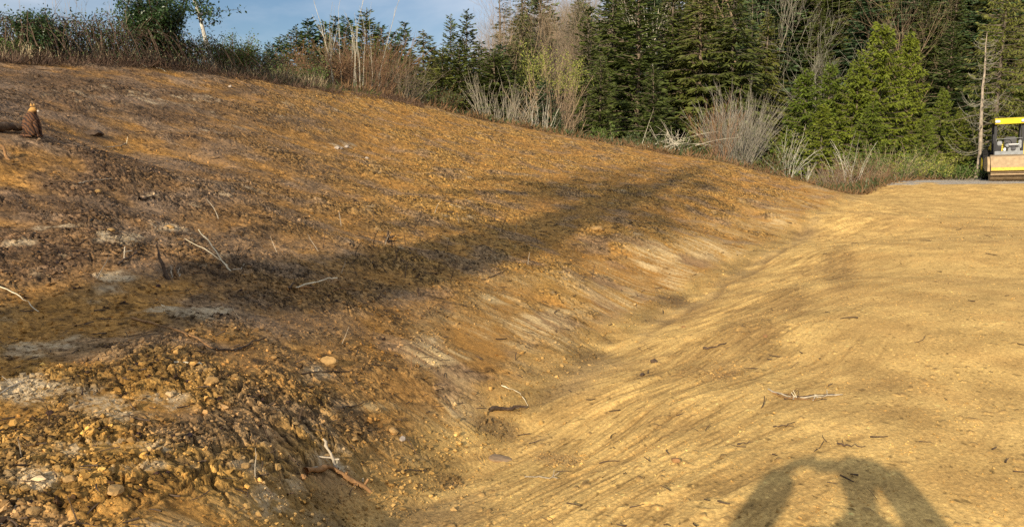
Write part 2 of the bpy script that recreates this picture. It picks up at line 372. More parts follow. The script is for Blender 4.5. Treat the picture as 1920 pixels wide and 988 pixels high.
def build_ground():
    az_f = np.radians(np.linspace(-40, 40, 1250))
    az_b = np.radians(np.linspace(40, 320, 200))[1:-1]
    az = np.concatenate([az_f, az_b])
    rr = np.concatenate([np.linspace(.03, 2.2, 36)[:-1], np.exp(np.linspace(math.log(2.2), math.log(46), 1060)), np.exp(np.linspace(math.log(46), math.log(2500), 150))[1:]])
    A, Rr = np.meshgrid(az, rr); x = (np.sin(A)*Rr).ravel(); y = (np.cos(A)*Rr).ravel(); r = Rr.ravel()
    z = base(x, y)
    near = r < 62
    fz = np.zeros(len(x)); col = np.zeros((len(x), 3)); hill = np.zeros(len(x)); s = np.zeros(len(x))
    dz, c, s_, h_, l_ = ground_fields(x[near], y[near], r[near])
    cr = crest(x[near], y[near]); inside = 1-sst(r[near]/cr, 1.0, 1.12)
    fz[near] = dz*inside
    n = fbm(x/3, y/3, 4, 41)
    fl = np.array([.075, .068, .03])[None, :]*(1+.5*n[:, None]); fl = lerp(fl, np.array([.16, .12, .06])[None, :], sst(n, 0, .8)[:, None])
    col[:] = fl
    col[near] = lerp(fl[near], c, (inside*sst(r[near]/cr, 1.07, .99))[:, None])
    far_m = ~near
    fz[far_m] = .12*n[far_m]
    hill[near] = h_; s[near] = s_
    # gravel pad by the roller
    gx, gy = 25.5, 38.2
    pad = sst(1.0-np.hypot((x-gx)/8.5, (y-gy)/5.0)+.25*fbm(x/1.2, y/1.2, 3, 44), 0, .12)
    gn = fbm(x*9, y*9, 2, 45)
    col = lerp(col, np.array([.40, .36, .30])[None, :]*(1+.5*gn[:, None]), (pad*.9)[:, None])
    fz = fz+pad*.02*gn
    V = np.c_[x, y, z+fz]
    na, nr = len(az), len(rr)
    i, j = np.meshgrid(np.arange(nr-1), np.arange(na), indexing='ij'); j2 = (j+1) % na
    Q = np.stack([i*na+j, i*na+j2, (i+1)*na+j2, (i+1)*na+j], -1).reshape(-1, 4)[:, ::-1]
    cen = V[Q].mean(1); rc = np.hypot(cen[:, 0], cen[:, 1]); cr = crest(cen[:, 0], cen[:, 1])
    padc = pad[Q].mean(1) > .5; hs = hill[Q].mean(1) > .5
    reg = np.where(rc > cr*1.05, 3, np.where(padc, 2, np.where(hs, 0, 1)))
    for k, (nm, m, lab) in enumerate((('hillside', M_hill, 'bare orange brown dirt hillside sloping down to the ditch'), ('dirt_road', M_road, 'graded yellow clay road with scraper lines'),
                                 ('gravel_pad', M_gravel, 'patch of grey gravel under the road roller'), ('ground', M_forest, 'brown green forest floor beyond the cleared slope'))):
        q = Q[reg == k]
        u, inv = np.unique(q, return_inverse=True)
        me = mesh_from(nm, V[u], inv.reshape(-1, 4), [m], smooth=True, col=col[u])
        o = link(nm, me, kind='structure', label=lab, cat='ground')
build_ground()

def gz(x, y):
    x = np.atleast_1d(np.asarray(x, float)); y = np.atleast_1d(np.asarray(y, float)); r = np.hypot(x, y)
    dz = ground_fields(x, y, r)[0]*(1-sst(r/crest(x, y), 1.0, 1.12)); return base(x, y)+dz
# loose clods lying on the slope: past counting
def clods(name, label, n, seed, smin, smax, cond, rmin=2.5, rmax=30):
    g = np.random.default_rng(seed)
    r = np.exp(g.uniform(math.log(rmin), math.log(rmax), n)); az = np.radians(g.uniform(-40, 40, n)); x = np.sin(az)*r; y = np.cos(az)*r
    k = cond(x, y, r, g); x, y, r = x[k], y[k], r[k]; n = len(x)
    dz, col, s, hill, loose = ground_fields(x, y, r); z = base(x, y)+dz
    size = smin*(1-g.random(n)*(1-(smin/smax)**1.7))**(-1/1.7); size = np.maximum(size, r*.0011)
    t = (1+5**.5)/2
    ico = np.array([(-1,t,0),(1,t,0),(-1,-t,0),(1,-t,0),(0,-1,t),(0,1,t),(0,-1,-t),(0,1,-t),(t,0,-1),(t,0,1),(-t,0,-1),(-t,0,1)])/1.9
    tri = np.array([(0,11,5),(0,5,1),(0,1,7),(0,7,10),(0,10,11),(1,5,9),(5,11,4),(11,10,2),(10,7,6),(7,1,8),(3,9,4),(3,4,2),(3,2,6),(3,6,8),(3,8,9),(4,9,5),(2,4,11),(6,2,10),(8,6,7),(9,8,1)])
    Q = g.normal(size=(n, 3, 3)); Q, _ = np.linalg.qr(Q)
    v = ico[None]*(1+.38*g.normal(size=(n, 12, 1))*.8)*np.array([1, .78, .6])[None, None]
    v = np.einsum('nij,nkj->nki', Q, v)*np.array([1, 1, .8]); v = v*(size*.55)[:, None, None]+np.c_[x, y, z+size*.12][:, None]
    fc = (tri[None]+12*np.arange(n)[:, None, None]).reshape(-1, 3)
    c = np.repeat(np.clip(col*(.55+.65*g.random((n, 1))), .02, .8), 12, 0)
    return link(name, mesh_from(name, v.reshape(-1, 3), fc, [M_clod], col=c), label=label, cat='soil', kind='stuff')
def c_slope(x, y, r, g):
    s, t = ditch_st(x, y); n1 = fbm(x/2.3, y/2.3, 4, 11); n2 = fbm(x/.5, y/.5, 4, 12)
    pl = patch(x, y, pale_px); p = (1-.8*np.clip(pl, 0, 1))*sst(s, .5+.5*sst(t, 11, 15), 1.0+.8*sst(t, 11, 15))*(.35+.65*sst(n1*.8+n2*.6, -.4, .5))+.5*np.exp(-((s-.15)/.22)**2)+.25*sst(s, .1, .6)*sst(n2, .1, .5)
    p = p*(r < 99)+.9*sst(patch(x, y, clod_px)+.3*n2, .3, .9)
    return (g.random(len(x)) < p) & (r < crest(x, y)*.99)
def c_road(x, y, r, g):
    s, t = ditch_st(x, y); n2 = fbm(x/.6, y/.6, 4, 14); br = patch(x, y, brown_shade_px)
    return (g.random(len(x)) < (.28+.9*br)*sst(n2, -.4, .5)) & (s < -.2) & (r < 30)
clods('soil_clods', 'loose crumbled soil clods strewn over the bare slope', 300000, 81, .006, .050, c_slope)
clods('soil_crumbs', 'small dark crumbs of earth on the graded road', 130000, 82, .004, .020, c_road)
# ------------------------------------------------------------------ plant builders
def tubes(Pp, Rr, sides=3):
    """Pp (n,k,3), Rr (n,k) -> verts, quads"""
    n, k, _ = Pp.shape
    d = np.gradient(Pp, axis=1); d /= np.linalg.norm(d, axis=2, keepdims=True)+1e-9
    ref = np.where(np.abs(d[..., 2:3]) > .9, np.array([1., 0, 0]), np.array([0, 0, 1.]))
    a = np.cross(d, ref); a /= np.linalg.norm(a, axis=2, keepdims=True)+1e-9; b = np.cross(d, a)
    th = np.arange(sides)*2*np.pi/sides
    V = Pp[:, :, None]+Rr[:, :, None, None]*(a[:, :, None]*np.cos(th)[None, None, :, None]+b[:, :, None]*np.sin(th)[None, None, :, None])
    i, j, m = np.meshgrid(np.arange(n), np.arange(k-1), np.arange(sides), indexing='ij'); m2 = (m+1) % sides
    f = lambda jj, mm: (i*k+jj)*sides+mm
    return V.reshape(-1, 3), np.stack([f(j, m), f(j, m2), f(j+1, m2), f(j+1, m)], -1).reshape(-1, 4)
def cards(p, d, L, Wd, g, flat=0.0):
    """leaf/needle spray quads: base p, direction d, length L, width Wd"""
    n = len(p); d = d/(np.linalg.norm(d, axis=1, keepdims=True)+1e-9)
    rv = g.normal(size=(n, 3)); rv[:, 2] *= (1-flat)
    if flat: rv = rv*(1-flat)+np.cross(d, np.array([0, 0, 1.]))*flat*np.sign(g.normal(size=(n, 1)))*2
    s = np.cross(d, rv) if not flat else rv-d*(rv*d).sum(1, keepdims=True)
    s /= np.linalg.norm(s, axis=1, keepdims=True)+1e-9
    L = np.asarray(L).reshape(-1, 1)*np.ones((n, 1)); Wd = np.asarray(Wd).reshape(-1, 1)*np.ones((n, 1))
    up = np.cross(d, s)
    V = np.stack([p, p+d*L*.45+s*Wd*.5, p+d*L+up*L*.06*g.normal(size=(n, 1)), p+d*L*.45-s*Wd*.5], 1).reshape(-1, 3)
    return V, np.arange(4*n).reshape(-1, 4)
def cat_geo(lst):
    V = []; Q = []; o = 0
    for v, f in lst: V.append(v); Q.append(f+o); o += len(v)
    return np.concatenate(V), np.concatenate(Q)
M_bark = mat('grey_brown_bark', (.16, .125, .09), .9, 6, .4, bump=.02, bscale=14, obj_var=.2)
M_pbark = mat('pale_birch_bark', (.50, .47, .40), .8, 5, .45, bump=.01, bscale=10)
M_fir = mat('fir_needles', (.088, .114, .024), .65, 1.2, .35, obj_var=.28, transl=.12)
M_firb = mat('dark_blue_green_needles', (.072, .118, .046), .65, 1.2, .35, obj_var=.25, transl=.1)
M_cedar = mat('cedar_sprays', (.135, .172, .018), .6, 1.0, .35, obj_var=.2, transl=.22)
M_hem = mat('hemlock_sprays', (.118, .134, .028), .6, 1.0, .35, obj_var=.25, transl=.15)
M_lt = mat('light_cedar_sprays', (.16, .17, .035), .6, 1.0, .35, transl=.3)
M_twig = mat('grey_brown_twigs', (.24, .185, .125), .85, 3, .35, obj_var=.25)
M_twr = mat('reddish_brown_twigs', (.20, .12, .070), .85, 3, .35, obj_var=.25)
M_pale = mat('pale_lichened_stems', (.50, .46, .36), .8, 3, .3, obj_var=.12)
M_snag = mat('weathered_snag_bark', (.34, .28, .21), .9, 6, .35)
M_grey = mat('grey_bare_stems', (.27, .245, .19), .85, 3, .35, obj_var=.15)
M_dkbr = mat('dark_brown_canes', (.10, .062, .040), .85, 3, .4)
M_straw = mat('dry_straw_stems', (.36, .29, .17), .85, 3, .4)
M_leafd = mat('dark_glossy_leaves', (.035, .070, .018), .38, 2, .4, spec=.5, transl=.15)
M_leafb = mat('bramble_leaves', (.065, .085, .028), .5, 2, .5, spec=.4, obj_var=.3, transl=.15)
M_leafy = mat('yellow_green_leaves', (.33, .34, .07), .6, 2, .3, transl=.3)
M_leafm = mat('mid_green_leaves', (.10, .15, .03), .6, 2, .4, obj_var=.2, transl=.2)
M_brown = mat('dead_brown_leaves', (.17, .10, .045), .8, 2, .4)

def conifer(seed, h, rad, lo=.06, kind='fir', dens=1.0, trunk_r=None, sparse=0.0, taper=.9):
    g = np.random.default_rng(seed)
    zs = []; z = h*lo
    while z < h*.985:
        zs.append(z); z += (0.30+.12*g.random())*(1-.45*z/h)*(h/12)**.5
    br = []
    for z in zs:
        t = (z-h*lo)/(h*(1-lo)); nb = g.integers(5, 8)
        for a in np.arange(nb)*2*np.pi/nb+g.random()*6:
            if g.random() < sparse: continue
            prof = (1-t)**.85*(min(1, .45+t*4.5)) if kind != 'cedar' else (1-t)**.75*min(1, .6+t*3)
            L = rad*(prof*(.72+.5*g.random())+.035)
            if g.random() < .07: L *= 1.25
            br.append((z+g.uniform(-.5, .5)*.42*(h/12)**.5, a+g.normal()*.2, L, t))
    br = np.array(br); n = len(br); k = 6
    u = np.linspace(0, 1, k)[None, :]; Lb = br[:, 2:3]; t = br[:, 3:4]
    ca, sa = np.cos(br[:, 1:2]), np.sin(br[:, 1:2])
    rise = {'fir': .10+.55*t, 'cedar': -.05+.5*t, 'hem': .0+.45*t}[kind]+g.normal(size=(n, 1))*.10
    droop = {'fir': .38, 'cedar': .45, 'hem': .55}[kind]*(1.1-t*.6)
    hook = .22 if kind == 'cedar' else .06
    zc = br[:, 0:1]+Lb*(rise*u-droop*u**2+hook*u**4)
    BP = np.stack([ca*Lb*u, sa*Lb*u, zc], -1)
    BR = np.clip(.006+.014*Lb*(1-u), .006, .06)
    geo_w = [tubes(BP, BR, 3)]
    tr = trunk_r or h*.013
    kk = 14; tz = np.linspace(-.3, h, kk); wob = np.cumsum(g.normal(size=(kk, 2))*.02*h/12, 0)
    TP = np.c_[wob, tz][None]; TR = (tr*(1-np.clip(tz, 0, h)/h)**taper+.008)[None]; TR[0, 0] *= 1.3
    geo_w.append(tubes(TP, TR, 8))
    # sprays along each branch
    Ps, Ds, Ls, Ws = [], [], [], []
    for b in range(n):
        L = br[b, 2]; m = max(3, int(L/.072*dens)); uu = g.random(m)**.75
        p = np.stack([np.interp(uu, u[0], BP[b, :, c]) for c in range(3)], 1)
        tang = BP[b, -1]-BP[b, 2]; tang = tang/np.linalg.norm(tang)
        side = np.cross(tang, [0, 0, 1]); side /= np.linalg.norm(side)
        sg = np.sign(g.normal(size=(m, 1)))
        if kind == 'cedar':
            d = tang*.5+side*sg*(.3+.4*g.random((m, 1)))+np.array([0, 0, -1])*(.35+.5*g.random((m, 1)))+g.normal(size=(m, 3))*.2
            ll = (.17+.20*g.random(m))*(h/12)**.5; ww = ll*.33
        else:
            d = tang*(.55+.3*g.random((m, 1)))+side*sg*(.55+.4*g.random((m, 1)))+np.array([0, 0, -1])*(.05+.25*g.random((m, 1)))*(1.5 if kind == 'hem' else 1)+g.normal(size=(m, 3))*.12
            ll = np.clip(L*(1-uu)*.5+.16, .14, .75)*(.7+.5*g.random(m))*(h/12)**.3; ww = .05+.13*ll
        Ps.append(p); Ds.append(d); Ls.append(ll); Ws.append(ww)
        # end tuft
        Ps.append(BP[b, -1:]-tang*.1); Ds.append(tang[None]); Ls.append(np.array([.3])); Ws.append(np.array([.12]))
    m = 26; zz = h-g.random(m)*h*.09; Ps.append(np.c_[np.zeros((m, 2))+wob[-1], zz]); a = g.random(m)*6.3
    Ds.append(np.c_[np.cos(a)*.6, np.sin(a)*.6, np.full(m, .5)]); Ls.append((h-zz)*.35+.08); Ws.append(np.full(m, .07))
    geo_c = cards(np.concatenate(Ps), np.concatenate(Ds), np.concatenate(Ls), np.concatenate(Ws), g, flat=.0 if kind == 'cedar' else .35)
    return geo_w, geo_c
def bare_tree(seed, h, spread=.45, lev=3, n0=9, r0=None, droop=0.0, up=.5):
    """trunk with forking bare limbs; returns list of tube geometry, twig tips"""
    g = np.random.default_rng(seed); geo = []; r0 = r0 or h*.012
    k = 7; u = np.linspace(0, 1, k)
    tp = np.c_[np.cumsum(g.normal(size=(k, 2))*.03*h, 0), u*h]; tp[0, :2] = 0
    parents = [(tp, r0*(1-u*.85))]; geo.append(tubes(tp[None], (r0*(1-u*.85))[None], 6))
    tips = []
    for lv in range(lev):
        new = []; cnt = n0 if lv == 0 else 5
        for pp, pr in parents:
            Lp = np.linalg.norm(pp[-1]-pp[0])
            for q in range(cnt+g.integers(0, 3)):
                f = (.25 if lv == 0 else .2)+.75*g.random()
                o = np.array([np.interp(f, u, pp[:, c]) for c in range(3)]); r = np.interp(f, u, pr)*.6
                i = min(k-2, int(f*(k-1))); ax = pp[i+1]-pp[i]; ax /= np.linalg.norm(ax)+1e-9
                rv = g.normal(size=3); rv -= ax*rv.dot(ax); rv /= np.linalg.norm(rv)+1e-9
                d = ax*(1-spread)+rv*spread+np.array([0, 0, up*.3]); d /= np.linalg.norm(d)
                L = Lp*(.38+.25*g.random())*(1.15-f*.5)
                cv = g.normal(size=3)*.12+np.array([0, 0, up*.25-droop])
                c = o+d*L*u[:, None]+cv*L*(u[:, None]**2)
                new.append((c, np.clip(r*(1-u*.8), .004, 1)))
        A = np.stack([c for c, _ in new]); Rr = np.stack([r for _, r in new]); geo.append(tubes(A, Rr, 3 if lv else 4))
        parents = new
        if lv == lev-1: tips = np.concatenate([A[:, 3], A[:, 5], A[:, -1]])
    return geo, tips
def stems(seed, n, h, spread, r=.012, subs=5, curve=.25, k=6, base_r=.15, tw=.45):
    g = np.random.default_rng(seed); u = np.linspace(0, 1, k)[None, :, None]
    a = g.random(n)*2*np.pi; rr = base_r*np.sqrt(g.random(n)); o = np.c_[np.cos(a)*rr, np.sin(a)*rr, np.full(n, -.1)]
    lean = spread*(g.random(n)**.7); az = a+g.normal(size=n)*.5
    d = np.c_[np.cos(az)*np.sin(lean), np.sin(az)*np.sin(lean), np.cos(lean)]
    L = h*(.55+.45*g.random(n))*(1-.25*(lean/max(spread, .01))**2)
    cv = np.c_[g.normal(size=(n, 2))*.12+d[:, :2]*curve, -curve*.3*np.ones(n)]
    P0 = o[:, None]+d[:, None]*L[:, None, None]*u+cv[:, None]*L[:, None, None]*u**2
    P0 += np.cumsum(g.normal(size=P0.shape), 1)*.019*h*u
    rs = r*(.6+.6*g.random(n))
    geo = [tubes(P0, rs[:, None]*(1-.75*u[..., 0]), 4 if r > .01 else 3)]
    tips = [P0[:, -1], P0[:, -2]]
    if subs:
        m = n*subs; w_ = np.repeat(np.arange(n), subs); f = .3+.65*g.random(m)
        idx = f*(k-1); i0 = np.minimum(idx.astype(int), k-2); fr = (idx-i0)[:, None]
        o2 = P0[w_, i0]*(1-fr)+P0[w_, i0+1]*fr; ax = P0[w_, i0+1]-P0[w_, i0]; ax /= np.linalg.norm(ax, axis=1, keepdims=True)
        d2 = ax+g.normal(size=(m, 3))*tw; d2 /= np.linalg.norm(d2, axis=1, keepdims=True)
        L2 = L[w_]*(.12+.25*g.random(m))*(1.1-f)*1.3
        P2 = o2[:, None]+d2[:, None]*L2[:, None, None]*u+g.normal(size=(m, 1, 3))*.12*L2[:, None, None]*u**2
        geo.append(tubes(P2, (rs[w_]*.4)[:, None]*(1-.6*u[..., 0]), 3)); tips += [P2[:, -1], P2[:, 3], P2[:, 2]]
    return geo, np.concatenate(tips)
def leafcloud(seed, tips, per, sz, jit, up=.2):
    g = np.random.default_rng(seed); p = np.repeat(tips, per, 0)+g.normal(size=(len(tips)*per, 3))*jit
    d = g.normal(size=p.shape)+np.array([0, 0, up]); L = sz*(.6+.8*g.random(len(p)))
    return cards(p, d, L, L*.55, g)
def canes(seed, n, R0, h, sz, per=9):
    """bramble mound of arching canes with leaves"""
    g = np.random.default_rng(seed); k = 8; u = np.linspace(0, 1, k)[None]
    a = g.random(n)*6.283; a2 = a+g.normal(size=n)*.8; rr = R0*.6*np.sqrt(g.random(n)); L = R0*(.5+1.0*g.random(n)); H = h*(.5+.6*g.random(n))
    x = np.cos(a)[:, None]*rr[:, None]+np.cos(a2)[:, None]*L[:, None]*u; y = np.sin(a)[:, None]*rr[:, None]+np.sin(a2)[:, None]*L[:, None]*u
    z = H[:, None]*(1-(1.7*u-.75)**2*1.4)*.85+.1+g.normal(size=(n, k))*.03
    z = np.maximum(z, -.1); P0 = np.stack([x, y, z], -1)
    geo = tubes(P0, np.full((n, k), .007), 3)
    pts = P0.reshape(-1, 3); return geo, leafcloud(seed+1, pts, per, sz, .09)

def base_z(x, y): return float(base(np.array([x]), np.array([y]))[0])
MESH = {}
def conifer_mesh(key, **kw):
    if key not in MESH:
        mk = {'fir': M_fir, 'firb': M_firb, 'cedar': M_cedar, 'hem': M_hem, 'lt': M_lt}[kw.pop('m')]
        gw, gc = conifer(**kw); V, Fq = cat_geo(gw)
        MESH[key] = (mesh_from('trunk', V, Fq, [M_bark]), mesh_from('crown', *gc, [mk]), kw['h'])
    return MESH[key]
def put_conifer(key, px, Y, top=None, h=None, name='fir_tree', label=None, cat='tree', group=None, wid=1.0, x=None, rot=None, dz=0):
    tm, cm, H0 = MESH[key]
    if x is None: x = (px-960)/F*Y*1.0/(cp+((494-(top if top is not None else 250))/F)*sp_)
    z = base_z(x, Y)+dz
    if h is None: h = max(1.5, pxY(px, top, Y)[2]-z)
    s = h/H0
    e = empty(name, (x, Y, z), rot if rot is not None else random.random()*6.28, label=label, cat=cat, group=group)
    e.scale = (s*wid, s*wid, s)
    link('trunk', tm, e); link('crown', cm, e)
    return e
for i in range(5): conifer_mesh('fir%d' % i, m='fir', seed=10+i, h=14, rad=3.0+.25*i, kind='fir')
for i in range(3): conifer_mesh('firb%d' % i, m='firb', seed=20+i, h=12, rad=2.6+.2*i, kind='fir', dens=1.6)
for i in range(4): conifer_mesh('hem%d' % i, m='hem', seed=30+i, h=14, rad=3.2+.2*i, kind='hem')
for i in range(4): conifer_mesh('cedar%d' % i, m='cedar', seed=40+i, h=11, rad=2.3+.2*i, kind='cedar', dens=2.2)
conifer_mesh('light', m='lt', seed=50, h=15, rad=3.0, kind='cedar', dens=.7, lo=.12)
for i in range(3): conifer_mesh('sparse%d' % i, m='fir', seed=55+i, h=24, rad=2.6, kind='hem', dens=.8, lo=.25, sparse=.35, trunk_r=.32)
conifer_mesh('old0', m='fir', seed=71, h=19, rad=3.3, kind='hem', dens=.5, lo=.62, sparse=.86, trunk_r=.74, taper=.8)
conifer_mesh('old1', m='fir', seed=72, h=19, rad=1.8, kind='hem', dens=.5, lo=.55, sparse=.78, trunk_r=.52, taper=.8)
conifer_mesh('old2', m='fir', seed=73, h=26, rad=1.2, kind='hem', dens=.8, lo=.80, sparse=.5, trunk_r=.13)
# ------------------------------------------------------------------ forest beyond the cleared slope
NAMES = {'fir': 'fir_tree', 'firb': 'fir_tree', 'hem': 'hemlock_tree', 'cedar': 'cedar_tree', 'light': 'cedar_tree', 'sparse': 'fir_tree'}
def kname(k): return NAMES[k.rstrip('0123456789')]
G = random.Random(3)
# named front trees: key, column, tip row, distance, width factor, label
front = [
 ('fir0', 1105, 8, 62, 1.0, 'tall dark fir at the left end of the big stand beside the yellow green willow'),
 ('hem1', 1150, -40, 58, 1.05, 'tall dark fir with drooping boughs, second from the left in the big stand'),
 ('fir2', 1200, -70, 56, 1.1, 'broad dark fir in the middle of the big stand above the tangled white branches'),
 ('hem0', 1262, -55, 59, 1.0, 'tall dark fir with pale trunk showing, just left of the big bare fan shaped shrub'),
 ('hem2', 1318, -60, 57, 1.1, 'olive green fir directly behind the left half of the bare fan shaped shrub'),
 ('hem3', 1382, -35, 56, 1.1, 'olive green fir standing right above the middle of the bare fan shaped shrub'),
 ('hem0', 1440, 20, 60, 1.0, 'olive green fir between the bare fan shaped shrub and the bright cedars'),
 ('fir3', 1128, 105, 50, 1.0, 'shorter dark fir in front of the left end of the big fir stand'),
 ('fir4', 1225, 120, 49, 1.1, 'shorter dark fir in front of the middle of the big fir stand'),
 ('cedar0', 1512, 130, 52, 1.15, 'bright green cedar at the left end of the cedar group, under a bare broken top'),
 ('cedar1', 1560, 120, 53, 1.0, 'bright green cedar with a slim tip, second from the left in the cedar group'),
 ('cedar2', 1608, 108, 52, 1.0, 'bright green cedar with yellowish top, just left of the tallest cedar'),
 ('cedar3', 1656, 42, 52, 1.0, 'tallest bright green cedar of the group, with a sharply pointed top'),
 ('cedar0', 1708, 62, 54, 1.0, 'bright green pointed cedar just right of the tallest cedar'),
 ('cedar2', 1635, 190, 48, 1.2, 'low bushy cedar in front of the tallest cedar'),
 ('cedar1', 1545, 195, 48, 1.2, 'low bushy cedar in front of the left end of the cedar group'),
 ('cedar3', 1770, 165, 46, .9, 'thin young cedar to the left of the dead white snag'),
 ('cedar1', 1735, 215, 45, 1.1, 'small young cedar above the yellow leaved shrub'),
 ('cedar0', 1868, 40, 50, .8, 'yellow green cedar behind the dead snag and the roller canopy'),
 ('light', 1893, -95, 44, .9, 'tall pale trunked cedar with hanging yellow green boughs behind the road roller'),
 ('light', 1955, -60, 46, 1.1, 'yellow green cedar cut by the right edge of the picture'),
 ('cedar2', 1800, 205, 45, 1.0, 'bushy young cedar around the foot of the dead snag'),
 ('cedar1', 1850, 180, 46, 1.0, 'bushy young cedar directly left of the road roller'),
 ('cedar3', 1915, 165, 46, 1.1, 'bushy young cedar directly behind the road roller'),
 ('fir2', 1788, 40, 60, 1.0, 'dark fir filling the gap between the pointed cedars and the dead snag'),
 ('firb0', 1020, 148, 47, 1.3, 'small dark conifer bush below and left of the yellow green willow'),
 ('firb1', 1045, 205, 44, 1.2, 'low dark conifer at the crest of the dirt slope below the yellow green willow'),
 ('hem1', 797, 56, 52, 1.30, 'young green cedar with a pointed top beside the tall bare whips'),
 ('fir1', 845, 26, 75, .8, 'left one of the twin dark firs standing above the skyline'),
 ('fir0', 875, 20, 75, 1.05, 'right and broader one of the twin dark firs standing above the skyline'),
 ('hem2', 830, 90, 50, 1.45, 'young dark conifer below the left twin fir'),
 ('fir3', 862, 80, 50, 1.45, 'young dark conifer directly below the twin firs'),
 ('hem0', 900, 78, 52, 1.45, 'young dark conifer right of the twin firs'),
 ('fir4', 925, 95, 50, 1.59, 'young dark conifer directly behind the pale bare stem clump'),
 ('hem3', 965, 80, 54, 1.59, 'young dark conifer right of the pale bare stem clump'),
 ('fir1', 990, 100, 50, 1.45, 'young dark conifer between the pale stem clump and the yellow green willow'),
 ('hem1', 770, 95, 46, 1.59, 'young dark conifer rising out of the brown shrubs on the crest'),
 ('fir2', 685, 16, 60, 1.22, 'dark fir behind the tall bare whips, reaching highest left of the twin firs'),
 ('firb2', 650, 33, 72, 1.08, 'slim dark fir just left of the fir behind the bare whips'),
 ('firb0', 628, 34, 74, 1.08, 'slim pointed dark fir above the round brown shrub'),
 ('firb1', 578, 36, 74, 1.22, 'slim dark fir left of the round brown shrub'),
 ('fir3', 555, 48, 70, 1.22, 'dark fir left of the brown shrubs with a double top'),
 ('firb2', 527, 68, 72, 1.08, 'slim small fir at the left end of the distant fir row'),
 ('firb0', 507, 84, 70, 1.22, 'smallest fir at the far left end of the distant fir row'),
 ('firb1', 605, 42, 76, 1.08, 'dark fir standing directly behind the round brown shrub'),
 ('firb2', 712, 50, 74, 1.22, 'dark fir showing just right of the tall bare whips'),
 ('firb0', 757, 44, 74, 1.08, 'slim dark fir alone on the skyline midway between the whips and the twin firs'),
 ('firb1', 740, 62, 70, 1.22, 'dark fir lower than its slim neighbour, right of the tall bare whips'),
 ('sparse0', 945, -30, 72, 1.3, 'ragged fir with bare lower trunk at the edge of the sky'),
 ('sparse1', 982, -60, 72, 1.3, 'ragged tall fir second from the edge of the sky'),
 ('firb1', 1012, -40, 76, 1.2, 'dense dark fir among the bare brown trees near the top of the picture'),
 ('fir1', 1085, -10, 80, 1.0, 'dark fir above the yellow green willow'),
]
used_px = []
for key, px, top, Y, wd, lab in front:
    put_conifer(key, px, Y, top, name=kname(key), label=lab, wid=wd*1.0); used_px.append((px, Y))
# the stand on the hillside behind
def skyrow(px): return np.interp(px, [430, 480, 500, 560, 600, 700, 740, 800, 850, 900, 935, 950, 1000], [125, 118, 105, 85, 72, 70, 88, 88, 80, 92, 85, 20, -200])
cnt = 0; pts = []
tries = 0
def fill(n, y0, y1, mind, p0=700, p1=2050):
    global tries
    c = 0; lim = tries+6000
    while c < n and tries < lim:
        tries += 1
        Y = G.uniform(y0, y1); px = G.uniform(p0, p1); x = (px-960)/F*Y/cp
        if any((x-a)**2+(Y-b)**2 < mind**2 for a, b in pts): continue
        pts.append((x, Y)); c += 1
        bare = (940 < px < 1120 and G.random() < .72) or (px > 1120 and G.random() < .07)
        if bare: bare_spots.append((x, Y, px)); continue
        if px < 980: key = G.choice(['firb0', 'firb1', 'fir1', 'hem2', 'fir0'])
        else: key = G.choice(['firb0', 'firb1', 'firb2', 'fir0', 'fir1', 'fir3', 'hem1', 'hem2', 'hem3', 'firb0', 'firb2', 'cedar1'])
        z = base_z(x, Y); h = G.uniform(8, 18)
        hmax = float(pxY(px, skyrow(px)+G.uniform(0, 25), Y)[2]-z)
        if hmax < 3: continue
        h = min(h, hmax)
        put_conifer(key, px, Y, h=h, x=x, name=kname(key), wid=G.uniform(.85, 1.5),
            label='dark green conifer packed in the dense stand covering the hillside behind', group='conifers packed on the hillside behind')
bare_spots = []
fill(80, 62, 90, 3.4, 1080, 2040)
fill(70, 88, 125, 4.0, 960, 2040)
fill(30, 120, 165, 4.6, 940, 1700)
fill(60, 50, 92, 2.2, 480, 1010)
# bare deciduous trees on the hillside
BT = []
for i in range(4):
    gs, tips = bare_tree(100+i, 12, .45, 3, 12, r0=.13, up=.6)
    V, Fq = cat_geo(gs); BT.append(mesh_from('bare_tree', V, Fq, [M_twig]))
while len(bare_spots) < 125:
    px = G.uniform(938, 1100); Y = G.uniform(66, 115); bare_spots.append(((px-960)/F*Y/cp, Y, px))
for i, (x, Y, px) in enumerate(bare_spots):
    z = base_z(x, Y); h = G.uniform(9, 14)
    if px < 960: h = min(h, max(3, pxY(px, 60, Y)[2]-z))
    o = link('bare_tree', BT[i % 4], None, (x, Y, z-.2), 'leafless brown grey tree on the forested hillside' if px > 1120 else 'leafless brown grey tree on the hillside by the edge of the sky', 'tree', 'leafless trees on the hillside', rotz=G.random()*6.28)
    s = h/12; o.scale = (s, s, s)
# ragged bare deciduous tops among the conifers
def bare_px(px, top, Y, seed, label, m=M_pale, name='bare_tree', spread=.45, h0=8, lev=3, n0=7, r0=None, rot=0, tilt=0):
    gs, tips = bare_tree(seed, h0, spread, lev, n0, r0=r0); V, Fq = cat_geo(gs)
    p = pxY(px, top, Y); z = base_z(p[0], Y); o = link(name, mesh_from(name, V, Fq, [m]), None, (p[0], Y, z-.1), label, 'tree', rotz=rot)
    s = (p[2]-z)/h0; o.scale = (s, s, s); o.rotation_euler[1] = tilt; return o
bare_px(1455, 2, 64, 200, 'leafless tree with forked pale limbs and mossy top between the big firs and the cedars', m=M_grey, r0=.05, lev=3, n0=6, h0=11, spread=.35)
bare_px(1520, 88, 58, 201, 'leafless tree with a spreading pale top behind the leftmost bright cedar', m=M_grey, r0=.04, lev=3, n0=7, spread=.5)
bare_px(1225, 15, 64, 202, 'leafless grey tree top showing between the tall firs of the big stand', r0=.07, lev=2)
bare_px(1395, -20, 66, 203, 'leafless tree with mossy yellow twigs behind the olive green firs', m=M_twig, r0=.08)
